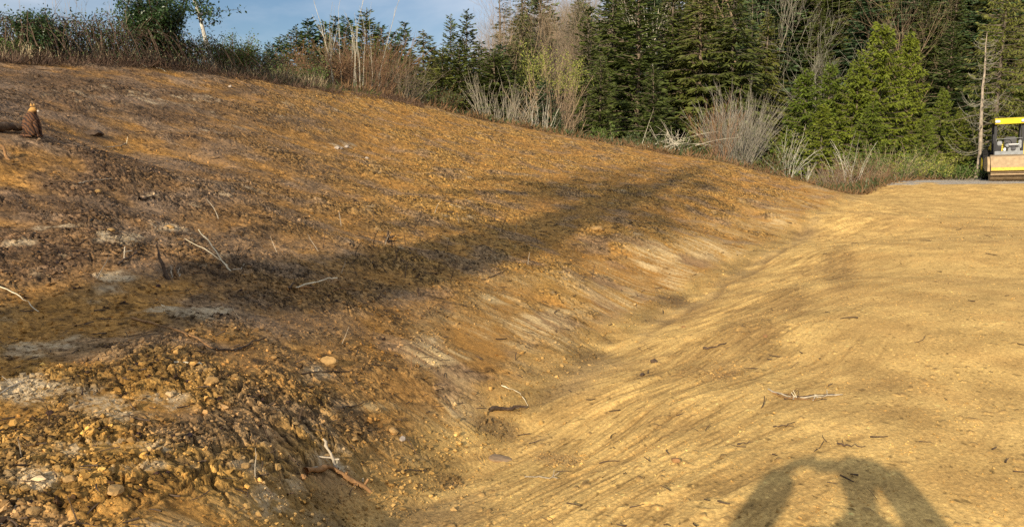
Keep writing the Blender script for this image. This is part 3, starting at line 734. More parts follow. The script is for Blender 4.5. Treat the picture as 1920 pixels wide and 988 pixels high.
# yellow green willow
gs, tips = stems(210, 70, 8, .24, .03, 12, .15, base_r=.3, tw=.35); V, Fq = cat_geo(gs)
p = pxY(1036, 78, 48); z = base_z(p[0], 48)
wl = empty('willow_tree', (p[0], 48, z), label='rounded willow with yellow green spring twigs beside the dark firs', cat='tree'); s = (p[2]-z)/7.4; wl.scale = (s, s, s)
link('trunk', mesh_from('trunk', V, Fq, [M_twig]), wl)
g = np.random.default_rng(5); tp = tips[(tips[:, 2] > 4.9) & (tips[:, 2]-4.9 > g.random(len(tips))*1.2)]; link('crown', mesh_from('crown', *leafcloud(6, tp, 16, .07, .17), [M_leafy]), wl)
# dead snag with upswept bare limbs
def snag(px, top, bot, Y, label):
    g = np.random.default_rng(77); x = pxY(px, bot, Y)[0]; z = base_z(x, Y); h = pxY(px, top, Y)[2]-z
    k = 12; u = np.linspace(0, 1, k); tp = np.c_[np.cumsum(g.normal(size=(k, 2))*.03, 0), u*h-.1]
    geo = [tubes(tp[None], (.105*(1-u)**.8+.012)[None], 8)]
    n = 84; f = .16+.80*g.random(n); a = g.random(n)*6.28; L = (2.3*(1-f)**.6+.15)*(.45+.55*g.random(n)); uu = np.linspace(0, 1, 7)[None]
    o = np.stack([np.interp(f, u, tp[:, c]) for c in range(3)], 1)
    B = np.stack([o[:, :1]+np.cos(a)[:, None]*L[:, None]*uu, o[:, 1:2]+np.sin(a)[:, None]*L[:, None]*uu, o[:, 2:]+L[:, None]*(-.55*uu+.95*uu**2.2)], -1)
    geo2 = tubes(B,   .017*(1-.75*uu)*np.ones((n, 1)), 4)
    m = n*2; w_ = g.integers(0, n, m); i0 = g.integers(3, 6, m); o2 = B[w_, i0]; d = g.normal(size=(m, 3)); d[:, 2] = np.abs(d[:, 2])*.6
    d /= np.linalg.norm(d, axis=1, keepdims=True); P2 = o2[:, None]+d[:, None]*(.08+.16*g.random(m))[:, None, None]*np.linspace(0, 1, 3)[None, :, None]
    geo3 = tubes(P2, np.full((m, 3), .007), 3)
    e = empty('dead_snag', (x, Y, z), label=label, cat='dead tree')
    link('trunk', mesh_from('trunk', *geo[0], [M_snag]), e); V, Fq = cat_geo([geo2, geo3]); link('branches', mesh_from('branches', V, Fq, [M_grey]), e)
snag(1828, 58, 338, 42.5, 'dead grey white snag with upswept leafless branches, left of the road roller')

# ------------------------------------------------------------------ shrubs along the far side of the crest
def shrub(name, px, top, Y, label, n, spread, m, r=.012, subs=5, seed=1, base_r=.3, leaves=None, curve=.25, tw=.45, cat='shrub', dz=0, hh=None, group=None):
    x = pxY(px, top+60, Y)[0]; z = base_z(x, Y)+dz; h = hh or 1.2*max(.4, pxY(px, top, Y)[2]-z)
    gs, tips = stems(seed, n, h, spread, r, subs, curve, base_r=base_r, tw=tw); V, Fq = cat_geo(gs)
    if leaves is None:
        return link(name, mesh_from(name, V, Fq, [m]), None, (x, Y, z), label, cat, group)
    e = empty(name, (x, Y, z), label=label, cat=cat, group=group)
    link('stems', mesh_from('stems', V, Fq, [m]), e)
    lm, per, sz, jit, lo = leaves; tp = tips[tips[:, 2] > lo*h]
    link('foliage', mesh_from('foliage', *leafcloud(seed+5, tp, per, sz, jit), [lm]), e)
    return e
shrub('bare_shrub', 1385, 178, 37, 'big leafless shrub fanning out pale stems just behind the crest of the dirt slope', 240, .62, M_grey, .014, 6, 301, .6, curve=.12, tw=.28, hh=4.5)
shrub('bare_shrub', 1345, 205, 36.5, 'reddish leafless thicket on the left side of the big fan shaped shrub', 60, .55, M_twr, .010, 6, 302, .4, curve=.1, tw=.35, hh=3.9)
shrub('bare_shrub', 940, 142, 38, 'clump of pale leafless stems sticking up behind the crest in front of young conifers', 80, .55, M_grey, .014, 3, 303, 1.1, curve=.12, tw=.3, hh=3.1)
shrub('bare_shrub', 1012, 185, 38.5, 'small clump of pale leafless stems right of the larger pale clump', 26, .5, M_pale, .015, 2, 304, .8, tw=.3)
shrub('bare_shrub', 1478, 240, 35.5, 'pale lichened shrub with a few early leaves right of the big fan shaped shrub', 16, .5, M_pale, .017, 7, 305, .2, leaves=(M_leafy, 1, .07, .05, .45), tw=.7)
shrub('bare_shrub', 1508, 300, 34.5, 'very small white branched shrub at the foot of the cedars', 8, .5, M_pale, .014, 6, 306, .1, tw=.8)
shrub('bare_shrub', 1592, 235, 41, 'leafless shrub with crooked pale tips rising from the reddish thicket', 14, .4, M_pale, .018, 7, 307, .4, tw=.8, leaves=(M_leafy, 1, .06, .06, .7))
shrub('thicket', 1600, 285, 40, 'reddish brown thicket of bare stems at the foot of the cedars by the ditch end', 150, .6, M_twr, .011, 5, 308, 1.3, tw=.5)
shrub('thicket', 1555, 300, 39, 'low brown thicket left of the reddish thicket', 80, .7, M_twig, .01, 5, 309, .8, tw=.5)
shrub('thicket', 1665, 262, 42, 'grey green tangle of fine stems between the reddish thicket and the yellow leaved shrub', 110, .8, M_straw, .012, 7, 310, 1.1, tw=.6, leaves=(M_leafm, 1, .08, .1, .2))
shrub('leafy_shrub', 1728, 282, 41.5, 'low shrub dotted with yellow green leaves beside the road edge', 50, .8, M_straw, .010, 6, 311, .9, tw=.6, leaves=(M_leafy, 2, .085, .07, .15))
shrub('leafy_shrub', 1785, 300, 41.2, 'low green undergrowth with sparse yellow leaves at the foot of the snag', 50, .9, M_straw, .010, 6, 312, .9, tw=.6, leaves=(M_leafm, 2, .10, .07, .15))
shrub('thicket', 1265, 250, 36.8, 'low dark brown bramble thicket under the tangled white branches', 60, 1.0, M_twr, .010, 5, 313, 1.1, tw=.6, leaves=(M_leafb, 2, .10, .07, .1))
shrub('thicket', 1190, 252, 37, 'low green brown bramble thicket below the big fir stand', 60, 1.0, M_twr, .010, 5, 314, 1.1, tw=.6, leaves=(M_leafb, 2, .10, .07, .1))
shrub('leafy_shrub', 1138, 225, 37.5, 'small green sapling in front of the left end of the big fir stand', 7, .5, M_straw, .016, 9, 315, .2, tw=.7, leaves=(M_leafm, 2, .10, .07, .2))
shrub('thicket', 1430, 272, 35.5, 'low dark thicket at the right foot of the big fan shaped shrub', 50, 1.0, M_twr, .010, 5, 316, .7, tw=.6, leaves=(M_leafb, 1, .08, .07, .1))
# tangled white fallen branches
g = np.random.default_rng(8); n = 20; u = np.linspace(0, 1, 7)[None, :, None]
o0 = np.c_[g.normal(size=n)*.5-.3, g.normal(size=n)*.3, np.full(n, -.1)]; d0 = np.c_[g.normal(size=n)*.8+.5, g.normal(size=n)*.4, .5+.8*g.random(n)]
P0 = o0[:, None]+d0[:, None]*u*1.1+np.array([.25, 0, -.8])*u**2*g.random((n, 1, 1)); m = 70; w_ = g.integers(0, n, m); i0 = g.integers(1, 6, m)
P2 = P0[w_, i0][:, None]+(g.normal(size=(m, 3))*.35)[:, None]*u
V, Fq = cat_geo([tubes(P0, .015*(1-.7*u[..., 0])*np.ones((n, 1)), 4), tubes(P2, .008*(1-.6*u[..., 0])*np.ones((m, 1)), 3)])
x = pxY(1262, 260, 36)[0]; link('fallen_branches', mesh_from('fallen_branches', V, Fq, [M_pale]), None, (x, 36, base_z(x, 36)+.35), 'tangle of white lichened branches at the crest, left of the fan shaped shrub', 'branches')
# brown shrubs with tall whips on the middle crest
shrub('brown_shrub', 600, 72, 31, 'rounded brown shrub with yellowish leaves left of the tall whips', 110, .75, M_twr, .010, 7, 320, .8, leaves=(M_brown, 2, .06, .06, .2), tw=.6)
shrub('brown_shrub', 690, 52, 31.5, 'large brown leafless shrub on the crest around the tall bare whips', 190, .8, M_twr, .011, 7, 321, 1.0, tw=.5)
shrub('brown_shrub', 745, 92, 32, 'brown leafless shrub spreading to the right of the tall whips', 120, .9, M_twig, .010, 7, 322, .9, tw=.5)
shrub('brown_shrub', 560, 110, 29, 'low brown and green shrub left of the rounded brown shrub', 80, .8, M_straw, .008, 6, 323, .8, leaves=(M_leafm, 1, .06, .06, .1))
shrub('whips', 662, -15, 30.8, 'cluster of very tall thin bare whips rising above the brown shrubs', 15, .22, M_pale, .016, 3, 324, .9, curve=.02, tw=.25)
shrub('whips', 618, 5, 30.5, 'few slanting tall bare whips left of the cluster of tall whips', 5, .2, M_straw, .014, 3, 325, .3, curve=.02, tw=.25)
shrub('brown_shrub', 815, 150, 33.5, 'low brown green shrub at the crest below the young conifers', 70, .9, M_twr, .009, 6, 326, .8, leaves=(M_leafb, 1, .07, .06, .1))
shrub('brown_shrub', 510, 112, 27, 'low grey brown shrub beside the small green one near the left brush', 80, .8, M_twig, .008, 6, 327, .7)

# ------------------------------------------------------------------ brush on the left crest
def leafy(px, top, Y, label, n, spread, seed, lm, per, sz, width, name='evergreen_bush', m=M_twr, lo=.1, dz=0, cat='bush'):
    return shrub(name, px, top, Y, label, n, spread, m, .012, 9, seed, width, leaves=(lm, per, sz, .08, lo), tw=.6, cat=cat, dz=dz)
shrub('evergreen_bush', 78, 22, 18.3, 'dark green leafy bush near the left end of the crest', 28, .34, M_dkbr, .012, 9, 401, .28, leaves=(M_leafd, 6, .055, .06, .1), tw=.5, cat='bush', hh=1.25)
shrub('evergreen_bush', 285, -18, 21.3, 'largest dark green leafy bush on the crest, cut by the top of the picture', 55, .24, M_dkbr, .012, 10, 402, .40, leaves=(M_leafd, 7, .07, .07, .1), tw=.45, cat='bush', hh=2.6)
leafy(325, 62, 22.5, 'dark reddish green bush between the largest bush and the leaning pale trunk', 40, .6, 403, M_leafb, 3, .06, .5, m=M_twr)
leafy(432, 62, 24.5, 'dense mid green broom bush right of the leaning pale trunk', 60, .5, 404, M_leafm, 4, .05, .5)
leafy(462, 82, 26, 'small dark bush at the right end of the left brush', 30, .6, 405, M_leafb, 3, .06, .4)
leafy(-20, 60, 17.5, 'pale green bush cut by the left edge of the picture', 40, .8, 406, M_leafm, 2, .05, .4, m=M_straw)
bl = ['leftmost bramble mound on the crest, mixed with straw', 'bramble mound between the leftmost mound and the first dark bush', 'bramble mound right of the first dark leafy bush', 'flat topped bramble mound midway between the two dark leafy bushes',
      'bramble mound directly left of the largest dark bush', 'bramble mound under the largest dark bush', 'bramble mound under the leaning pale trunk', 'bramble mound right of the leaning pale trunk', 'last bramble mound at the right end of the left brush']
for i, (px, Y, R0, h) in enumerate([(5, 17.8, .9, .75), (45, 18.2, .8, .8), (125, 18.8, .9, .85), (170, 19.2, .9, .85), (215, 19.8, .9, .95), (270, 20.8, .9, .7), (350, 22.6, 1., .8), (400, 24, 1.0, .7), (470, 26, 1.0, .7)]):
    x = (px-960)/F*Y/(cp+.25*sp_); (g1, l1) = canes(500+3*i, 46, R0, h, .06, 3)
    e = empty('bramble_mound', (x, Y+.5, base_z(x, Y+.5)), label=bl[i], cat='brambles')
    link('canes', mesh_from('canes', *g1, [M_dkbr]), e); link('foliage', mesh_from('foliage', *l1, [M_leafb]), e)
wl_ = ['thin bare sapling stems at the far left of the crest', 'thin bare sapling stems right of the first dark bush', 'thin bare sapling stems in the sky gap, left half', 'thin bare sapling stems in the sky gap, right half', 'thin bare sapling stems just left of the largest dark bush', 'thin bare sapling stems right of the largest dark bush']
for i, (px, top, Y) in enumerate([(52, -15, 19), (110, -20, 19.3), (150, -25, 19.6), (182, -30, 20), (225, -10, 20.4), (318, 5, 22.5)]):
    shrub('sapling', px, top, Y, wl_[i], 9, .35, M_twig, .006, 5, 420+i, .7, curve=.05, tw=.35, cat='sapling')
# leaning pale trunk with ragged foliage
e = empty('leaning_tree', (pxY(398, 90, 24)[0], 24, base_z(pxY(398, 90, 24)[0], 24)), label='young tree with a leaning pale bare trunk and ragged dark foliage tufts on the crest', cat='tree')
g = np.random.default_rng(91); k = 12; u = np.linspace(0, 1, k); H = 3.9; tp = np.c_[-.95*u**1.2+np.cumsum(g.normal(size=k)*.015), g.normal(size=k)*.02, u*H-.1]
link('trunk', mesh_from('trunk', *tubes(tp[None], (.072*(1-u*.7))[None], 8), [M_pbark]), e)
n = 46; f = .3+.7*g.random(n); a = g.random(n)*6.28; o0 = np.stack([np.interp(f, u, tp[:, c]) for c in range(3)], 1); L = .35+.75*g.random(n)*(1.1-f*.5)
uu = np.linspace(0, 1, 6)[None, :, None]; d0 = np.c_[np.cos(a), np.sin(a)*.8, .15+.4*g.random(n)]
B = o0[:, None]+d0[:, None]*L[:, None, None]*uu+g.normal(size=(n, 1, 3))*.15*uu**2
link('branches', mesh_from('branches', *tubes(B, .014*(1-.7*uu[..., 0])*np.ones((n, 1)), 3), [M_twr]), e)
link('foliage', mesh_from('foliage', *leafcloud(92, B[:, 2:].reshape(-1, 3), 13, .09, .09), [M_leafd]), e)

# dry grass and stems: too many to count
def scatter_stuff(name, label, n, region, hgt, m, wid, seed, lean=.35, cluster=None):
    g = np.random.default_rng(seed); x, y = region(g, n); z = base(x, y)
    p = np.c_[x, y, z-.03]; d = np.c_[g.normal(size=n)*lean, g.normal(size=n)*lean, np.ones(n)]; L = hgt*(.3+.9*g.random(n)**1.8)
    return link(name, mesh_from(name, *cards(p, d, L, wid, g), [m]), label=label, cat='vegetation', kind='stuff')
def band(a0, a1, f0, f1):
    def r(g, n):
        px = g.uniform(a0, a1, n*2); keep = fbm(px/40, px*0, 3, 66)+g.random(n*2)*1.2 > .3; px = px[keep][:n]
        while len(px) < n: px = np.r_[px, px][:n]
        az = np.arctan((px-960)/(F*cp)); rr = np.interp(np.degrees(az), crest_az, crest_r)*(f0+(f1-f0)*g.random(n)**1.3); return np.sin(az)*rr, np.cos(az)*rr
    return r
scatter_stuff('dry_grass', 'dry straw coloured grass and stems along the left crest', 6000, band(-250, 620, .975, 1.22), .5, M_straw, .014, 61)
scatter_stuff('dead_stems', 'dark brown dead stems along the left crest', 20000, band(-250, 800, .95, 1.2), .36, M_dkbr, .016, 62, lean=.7)
scatter_stuff('green_grass', 'patches of fresh green grass at the crest edge', 5000, band(440, 720, .985, 1.1), .20, M_leafm, .016, 63)
scatter_stuff('undergrowth', 'green brown undergrowth behind the crest and under the firs', 26000, band(640, 2100, 1.03, 1.5), .38, M_leafb, .06, 64, lean=.9)
scatter_stuff('bracken', 'dead brown bracken behind the crest', 12000, band(640, 1800, 1.0, 1.3), .45, M_brown, .04, 65, lean=.9)
scatter_stuff('fern_litter', 'leaf litter and ferns on the forest floor', 20000, band(900, 2100, 1.3, 2.6), 1.1, M_leafb, .16, 67, lean=1.2)

# ------------------------------------------------------------------ tall trees behind the photographer whose shadows cross the slope
def caster(key, off, back, label, wid=1.0, tip=29.0, h=None):
    sx_, sy_ = math.sin(SUN_AZ), math.cos(SUN_AZ); x = off*sy_-back*sx_; y = -off*sx_-back*sy_
    z = base_z(x, y)
    if h is None: h = (tip+back)*math.tan(SUN_EL)+1.0-z
    return put_conifer(key, 0, y, h=h, x=x, name='fir_tree', label=label, wid=wid)
caster('old0', -4.62, 20, 'old tall fir with a thick bare trunk, its long shadow crossing the slope', tip=33)
caster('old1', -5.25, 22, 'second old bare trunked fir behind the viewer, just left of the thicker one')
#caster('old1', -6.9, 26, 'third old bare trunked fir behind the viewer, furthest left of the three', .6, 33)

caster('old2', -6.15, 44, 'slender tall fir with a tufted top, behind the viewer, furthest left', tip=30)
caster('old2', -3.75, 46, 'slender tall fir with a tufted top, behind the viewer and nearest the road', tip=27)
# ------------------------------------------------------------------ road roller
class MB:
    def __init__(s): s.bm = bmesh.new()
    def box(s, c, d, rot=None, bev=0.0):
        r = bmesh.ops.create_cube(s.bm, size=1.0); vs = r['verts']
        M = Matrix.Translation(c) @ (Euler(rot).to_matrix().to_4x4() if rot else Matrix.Identity(4)) @ Matrix.Diagonal((*d, 1))
        bmesh.ops.transform(s.bm, matrix=M, verts=vs)
        if bev: bmesh.ops.bevel(s.bm, geom=list({e for v in vs for e in v.link_edges}), offset=bev, segments=2, affect='EDGES')
        return s
    def cyl(s, a, b, r1, r2=None, n=24):
        a = Vector(a); b = Vector(b); d = b-a
        r = bmesh.ops.create_cone(s.bm, cap_ends=True, segments=n, radius1=r1, radius2=r1 if r2 is None else r2, depth=d.length)
        bmesh.ops.transform(s.bm, matrix=Matrix.Translation((a+b)/2) @ d.to_track_quat('Z', 'Y').to_matrix().to_4x4(), verts=r['verts']); return s
    def prism(s, prof, x0, x1):
        """profile (y,z) extruded along x"""
        A = [s.bm.verts.new((x0, y, z)) for y, z in prof]; B = [s.bm.verts.new((x1, y, z)) for y, z in prof]; n = len(prof)
        s.bm.faces.new(A); s.bm.faces.new(B[::-1])
        for i in range(n): s.bm.faces.new((A[i], B[i], B[(i+1) % n], A[(i+1) % n]))
        return s
    def build(s, name, m, parent=None, smooth=False, **kw):
        bmesh.ops.recalc_face_normals(s.bm, faces=s.bm.faces[:])
        me = bpy.data.meshes.new(name); s.bm.to_mesh(me); s.bm.free(); me.materials.append(m)
        if smooth:
            for p in me.polygons: p.use_smooth = True
            me.set_sharp_from_angle(angle=R(40))
        return link(name, me, parent, **kw)
M_yel = mat('yellow_paint', (.72, .56, .03), .45, 5, .12, spec=.4)
M_yeld = mat('dusty_yellow_paint', (.66, .45, .07), .6, 9, .25)
M_dust = mat('dust_caked_steel', (.42, .30, .17), .8, 6, .2, bump=.004, bscale=30)
M_drum = mat('dusty_drum_steel', (.33, .24, .14), .6, 5, .3, metal=.2)
M_blk = mat('black_paint', (.018, .018, .02), .5, 8, .3)
M_rub = mat('black_rubber', (.022, .021, .02), .85, 8, .3)
M_gry = mat('light_grey_panel', (.26, .27, .27), .5, 8, .2)
M_lens = mat('white_lamp_glass', (.8, .8, .78), .15, 5, .05, spec=.6)
M_dgry = mat('dark_grey_plastic', (.07, .07, .075), .6, 8, .3)
RY = 37.9; rp = pxY(1905, 341, RY); rz = base_z(rp[0], RY)
rol = empty('road_roller', (rp[0], RY, rz+.02), R(-4), label='yellow and tan road roller with a black framed canopy, parked on the gravel pad', cat='road roller')
rol.rotation_euler = (0, R(-2.2), R(-25))
drum = MB().cyl((-1.04, .62, .62), (1.04, .62, .62), .62, n=64).build('drum', M_drum, rol, True)
MB().cyl((-1.07, .62, .62), (-1.041, .62, .62), .30, n=32).cyl((1.041, .62, .62), (1.07, .62, .62), .30, n=32).build('drum_hub', M_blk, drum, True)
MB().prism([(-.20, .50), (-.20, .66), (-.17, .68), (.20, 1.16), (.30, 1.18), (.30, 1.12), (.0, .72), (-.06, .50)], -1.06, 1.06).build('front_cover', M_dust, rol)
MB().box((0, -.212, .585), (2.10, .02, .15), bev=.004).build('yellow_beam', M_yeld, rol)
MB().box((0, -.13, .34), (2.1, .05, .05)).box((0, -.05, .42), (2.1, .12, .02)).build('scraper_bar', M_dust, rol)
for sx in (-1, 1):
    MB().prism([(-.20, .48), (-.20, .80), (-.05, 1.05), (.15, 1.16), (1.55, 1.10), (1.55, .62), (1.0, .48)], sx*1.15-.05, sx*1.15+.05).build('side_plate', M_dust if sx < 0 else M_dust, rol)
MB().box((0, 1.5, .85), (2.24, .16, .5), bev=.02).box((0, 1.85, .78), (.7, .7, .4), bev=.03).build('yoke', M_blk, rol)
MB().box((-.16, 2.2, 1.12), (1.25, 1.3, .12), bev=.02).box((-.16, 1.62, 1.28), (1.2, .10, .24), bev=.01).build('operator_platform', M_gry, rol)
MB().box((-.72, 2.0, 1.5), (.05, .8, .8), bev=.01).box((-.60, 1.66, 1.55), (.26, .08, .62), bev=.02).build('side_panel', M_blk, rol)
MB().box((.38, 2.0, 1.45), (.04, .7, .6), bev=.01).build('side_panel', M_blk, rol)
MB().box((.0, 1.72, 1.62), (.62, .30, .16), (R(-25), 0, 0), .03).box((.05, 1.70, 1.46), (.5, .2, .22), bev=.04).box((.30, 1.72, 1.72), (.14, .2, .40), bev=.03).box((-.56, 1.60, 1.78), (.2, .1, .22), bev=.03).build('dashboard', M_gry, rol)
MB().box((.02, 1.60, 1.66), (.46, .14, .15), bev=.04).box((.02, 1.585, 1.50), (.20, .12, .16), bev=.03).build('instrument_cover', M_dgry, rol)
MB().box((.02, 1.53, 1.715), (.42, .02, .04), bev=.004).box((-.34, 1.60, 1.48), (.12, .04, .16), bev=.02).build('white_trim', M_lens, rol)
sw = MB(); R0 = .19
for i in range(24):
    a, b = i*math.tau/24, (i+1)*math.tau/24; f = lambda t: (-.22+R0*math.cos(t), 1.9+.10*math.sin(t), 1.80+.16*math.sin(t)); sw.cyl(f(a), f(b), .016, n=6)
sw.cyl((-.22, 1.9, 1.8), (-.22, 1.72, 1.55), .025, n=8).build('steering_wheel', M_blk, rol, True)
st = MB().box((0, 2.35, 1.50), (.55, .5, .16), bev=.05).box((0, 2.58, 1.82), (.52, .14, .55), (R(-8), 0, 0), .05).build('seat', M_blk, rol, True)
MB().cyl((-.70, 1.66, 1.98), (.40, 1.66, 2.02), .012, n=6).cyl((-.70, 1.66, 1.6), (-.70, 1.66, 1.98), .012, n=6).build('grab_rail', M_gry, rol)
for sx, sy in ((-.74, 1.70), (.40, 1.70), (-.74, 2.75), (.40, 2.75)):
    MB().box((sx, sy, 1.93), (.11, .10, 1.72), bev=.015).build('canopy_post', M_blk, rol)
can = MB().prism([(1.42, 2.70), (1.38, 2.90), (1.55, 2.985), (3.0, 2.985), (3.0, 2.78), (1.5, 2.77)], -.80, .47).build('canopy', M_yel, rol)
MB().box((-.165, 2.2, 2.735), (1.2, 1.5, .05), bev=.01).build('canopy_underside', M_blk, can)
for sx in (-.70, .38):
    l = MB().box((sx, 1.33, 2.83), (.20, .07, .12), bev=.015).build('work_light', M_lens, rol)
MB().prism([(2.8, .9), (2.8, 1.75), (3.2, 1.85), (4.6, 1.55), (4.75, 1.3), (4.75, .9)], -.75, .75).build('engine_hood', M_yel, rol)
MB().box((0, 3.6, .78), (1.3, 2.2, .35), bev=.03).build('rear_frame', M_blk, rol)
for sx in (-1, 1):
    t = MB().cyl((sx*.62, 3.6, .72), (sx*1.10, 3.6, .72), .72, n=40)
    for i in range(22):
        a = i*math.tau/22; t.box((sx*.86, 3.6+.72*math.cos(a), .72+.72*math.sin(a)), (.44, .08, .07), (a, 0, R(18)), .01)
    w_ = t.build('rear_wheel', M_rub, rol); MB().cyl((sx*1.101, 3.6, .72), (sx*1.13, 3.6, .72), .36, n=28).build('rim', M_yel, w_, True)

# ------------------------------------------------------------------ figures grown with the skin modifier
def skin(name, verts, edges, radii, m, parent=None, sub=2, **kw):
    me = bpy.data.meshes.new(name); me.from_pydata(verts, edges, []); me.materials.append(m)
    o = link(name, me, parent, **kw)
    sm = o.modifiers.new('skin', 'SKIN'); sm.use_smooth_shade = True
    lay = me.skin_vertices[0].data if me.skin_vertices else None
    if lay is None:
        bm = bmesh.new(); bm.from_mesh(me); bm.verts.layers.skin.verify(); bm.to_mesh(me); bm.free(); lay = me.skin_vertices[0].data
    for i, r in enumerate(radii): lay[i].radius = (r, r) if np.isscalar(r) else r
    lay[0].use_root = True
    sb = o.modifiers.new('sub', 'SUBSURF'); sb.levels = sb.render_levels = sub
    return o
# cat
M_coat = bpy.data.materials.new('striped_coat'); M_coat.use_nodes = True; nt = M_coat.node_tree; b = nt.nodes['Principled BSDF']; b.inputs['Roughness'].default_value = .85
tc = nt.nodes.new('ShaderNodeTexCoord'); wv = nt.nodes.new('ShaderNodeTexWave'); wv.bands_direction = 'DIAGONAL'; wv.inputs['Scale'].default_value = 11; wv.inputs['Distortion'].default_value = 9; wv.inputs['Detail'].default_value = 3
nt.links.new(tc.outputs['Object'], wv.inputs['Vector']); st1 = ramp(nt, wv.outputs['Fac'], [(.25, (.030, .013, .007)), (.6, (.13, .055, .020))])
sx = nt.nodes.new('ShaderNodeSeparateXYZ'); nt.links.new(tc.outputs['Object'], sx.inputs[0]); hd = ramp(nt, sx.outputs['Z'], [(.30, 0.0), (.33, 1.0)])  # colour turns lighter orange from the neck up
c1 = mixc(nt, .5, st1, (.50, .27, .07)); nt.links.new(hd, c1.node.inputs[0]); nt.links.new(c1, b.inputs['Base Color'])
M_white = mat('white_fur', (.75, .68, .58), .9, 30, .1)
cpnt = hitpx(60, 257); cs = 64/F*cpnt[1]/.425
cz = float(gz(cpnt[0], cpnt[1])[0])
ce = empty('cat', (cpnt[0], cpnt[1], cz-.005), 0, label='brown striped cat with a lighter orange head sitting upright on the slope, facing right', cat='cat'); ce.scale = (cs,)*3
V = [(-.02,0,.09),(-.035,0,.17),(-.015,0,.25),(.03,0,.305),(.05,0,.342),(.092,0,.330),
     (.065,.035,.20),(.085,.035,.10),(.09,.035,.02),(.12,.035,.014),(.065,-.035,.20),(.085,-.035,.10),(.09,-.035,.02),(.12,-.035,.014),
     (.03,.07,.075),(.085,.078,.022),(.03,-.07,.075),(.085,-.078,.022),(-.10,.03,.035),(-.09,-.08,.02),(.0,-.135,.018),(.08,-.14,.018)]
E = [(0,1),(1,2),(2,3),(3,4),(4,5),(2,6),(6,7),(7,8),(8,9),(2,10),(10,11),(11,12),(12,13),(0,14),(14,15),(0,16),(16,17),(0,18),(18,19),(19,20),(20,21)]
Rd = [.088,.086,.078,.052,.052,.026,.032,.024,.020,.018,.032,.024,.020,.018,.055,.024,.055,.024,.028,.020,.018,.014]
skin('body', V, E, Rd, M_coat, ce)
for sy in (-1, 1): MB().cyl((.040, sy*.026, .378), (.038, sy*.034, .412), .018, .002, 8).build('ear', mat('orange_ear', (.5, .28, .09), .9, 30, .1), ce)
MB().box((.102, 0, .318), (.030, .034, .024), bev=.010).build('muzzle', M_white, ce, True)
for sy in (-1, 1): MB().cyl((.088, sy*.022, .350), (.097, sy*.024, .351), .007, n=10).build('eye', M_blk, ce)

# photographer, whose shadow falls on the road in front
M_jac = mat('dark_blue_jacket', (.05, .06, .09), .8, 20, .2); M_jean = mat('blue_jeans', (.07, .10, .18), .85, 30, .2)
M_skin = mat('skin', (.55, .33, .24), .55, 20, .08); M_hair = mat('brown_hair', (.09, .05, .03), .7, 60, .3)
g0 = base_z(0, -.45)
pe = empty('person', (0, 0, g0+.09), label='person in a dark jacket holding up a phone, whose shadow falls on the road', cat='person')
def body(extra):
    V = [(0,-.45,.96),(0,-.45,1.15),(0,-.45,1.36),(0,-.43,1.50),(0,-.41,1.60),(0,-.395,1.69)]
    E = [(0,1),(1,2),(2,3),(3,4),(4,5)]; Rr = [.15,.14,.155,.055,.085,.085]
    for sx in (-1, 1):
        n = len(V); V += [(sx*.17,-.44,1.37),(sx*.32,-.35,1.28),(sx*(.48 if sx < 0 else .43),-.25,1.23),(sx*.34,-.16,1.42),(sx*.24,-.09,1.57),(sx*.17,-.07,1.60)]
        E += [(2,n),(n,n+1),(n+1,n+2),(n+2,n+3),(n+3,n+4),(n+4,n+5)]; Rr += [.075,.058,.05,.045,.03,.032]
        for i, (fx, fz) in enumerate(((.085, 1.615), (.078, 1.60), (.072, 1.585), (.070, 1.57))):
            k = len(V); V += [(sx*(.115-.004*i),-.05,fz-.01),(sx*fx,-.022,fz)]; E += [(n+5,k),(k,k+1)]; Rr += [.010,.008]
        k = len(V); V += [(sx*.12,-.085,1.61),(sx*.085,-.055,1.625)]; E += [(n+5,k),(k,k+1)]; Rr += [.012,.010]
        k = len(V); V += [(sx*.10,-.45,.88),(sx*.13,-.43,.50),(sx*.15,-.46,.09),(sx*.17,-.34,.045)]; E += [(0,k),(k,k+1),(k+1,k+2),(k+2,k+3)]; Rr += [.10,.065,.045,.04]
    return V, E, Rr
V, E, Rr = body(0); skin('body', V, E, Rr, M_skin, pe)
V = [(0,-.45,.90),(0,-.45,1.10),(0,-.45,1.34),(0,-.44,1.45)]; E = [(0,1),(1,2),(2,3)]; Rr = [.19,.175,.19,.085]
for sx in (-1, 1):
    n = len(V); V += [(sx*.17,-.44,1.37),(sx*.32,-.35,1.28),(sx*(.49 if sx < 0 else .43),-.25,1.23),(sx*.34,-.16,1.42),(sx*.25,-.10,1.565)]; E += [(2,n),(n,n+1),(n+1,n+2),(n+2,n+3),(n+3,n+4)]; Rr += [.10,.10,.10,.09,.08]
skin('jacket', V, E, Rr, M_jac, pe)
V = [(0,-.45,.93)]; E = []; Rr = [.165]
for sx in (-1, 1):
    n = len(V); V += [(sx*.10,-.45,.86),(sx*.13,-.43,.50),(sx*.15,-.46,.12)]; E += [(0,n),(n,n+1),(n+1,n+2)]; Rr += [.115,.085,.07]
skin('trousers', V, E, Rr, M_jean, pe)
for sx in (-1, 1): MB().box((sx*.16, -.40, .05), (.10, .28, .09), (0, 0, -sx*.12), .03).build('shoe', M_blk, pe, True)
skin('hair', [(0,-.44,1.60),(0,-.425,1.68),(0,-.40,1.74)], [(0,1),(1,2)], [.09,.115,.085], M_hair, pe)
MB().box((0, -.315, 1.615), (.026, .035, .04), bev=.01).build('nose', M_skin, pe, True)
for sx in (-1, 1):
    MB().cyl((sx*.03, -.318, 1.645), (sx*.03, -.312, 1.645), .010, n=12).build('eye', M_blk, pe); MB().box((sx*.088, -.41, 1.63), (.015, .035, .06), bev=.007).build('ear', M_skin, pe, True)
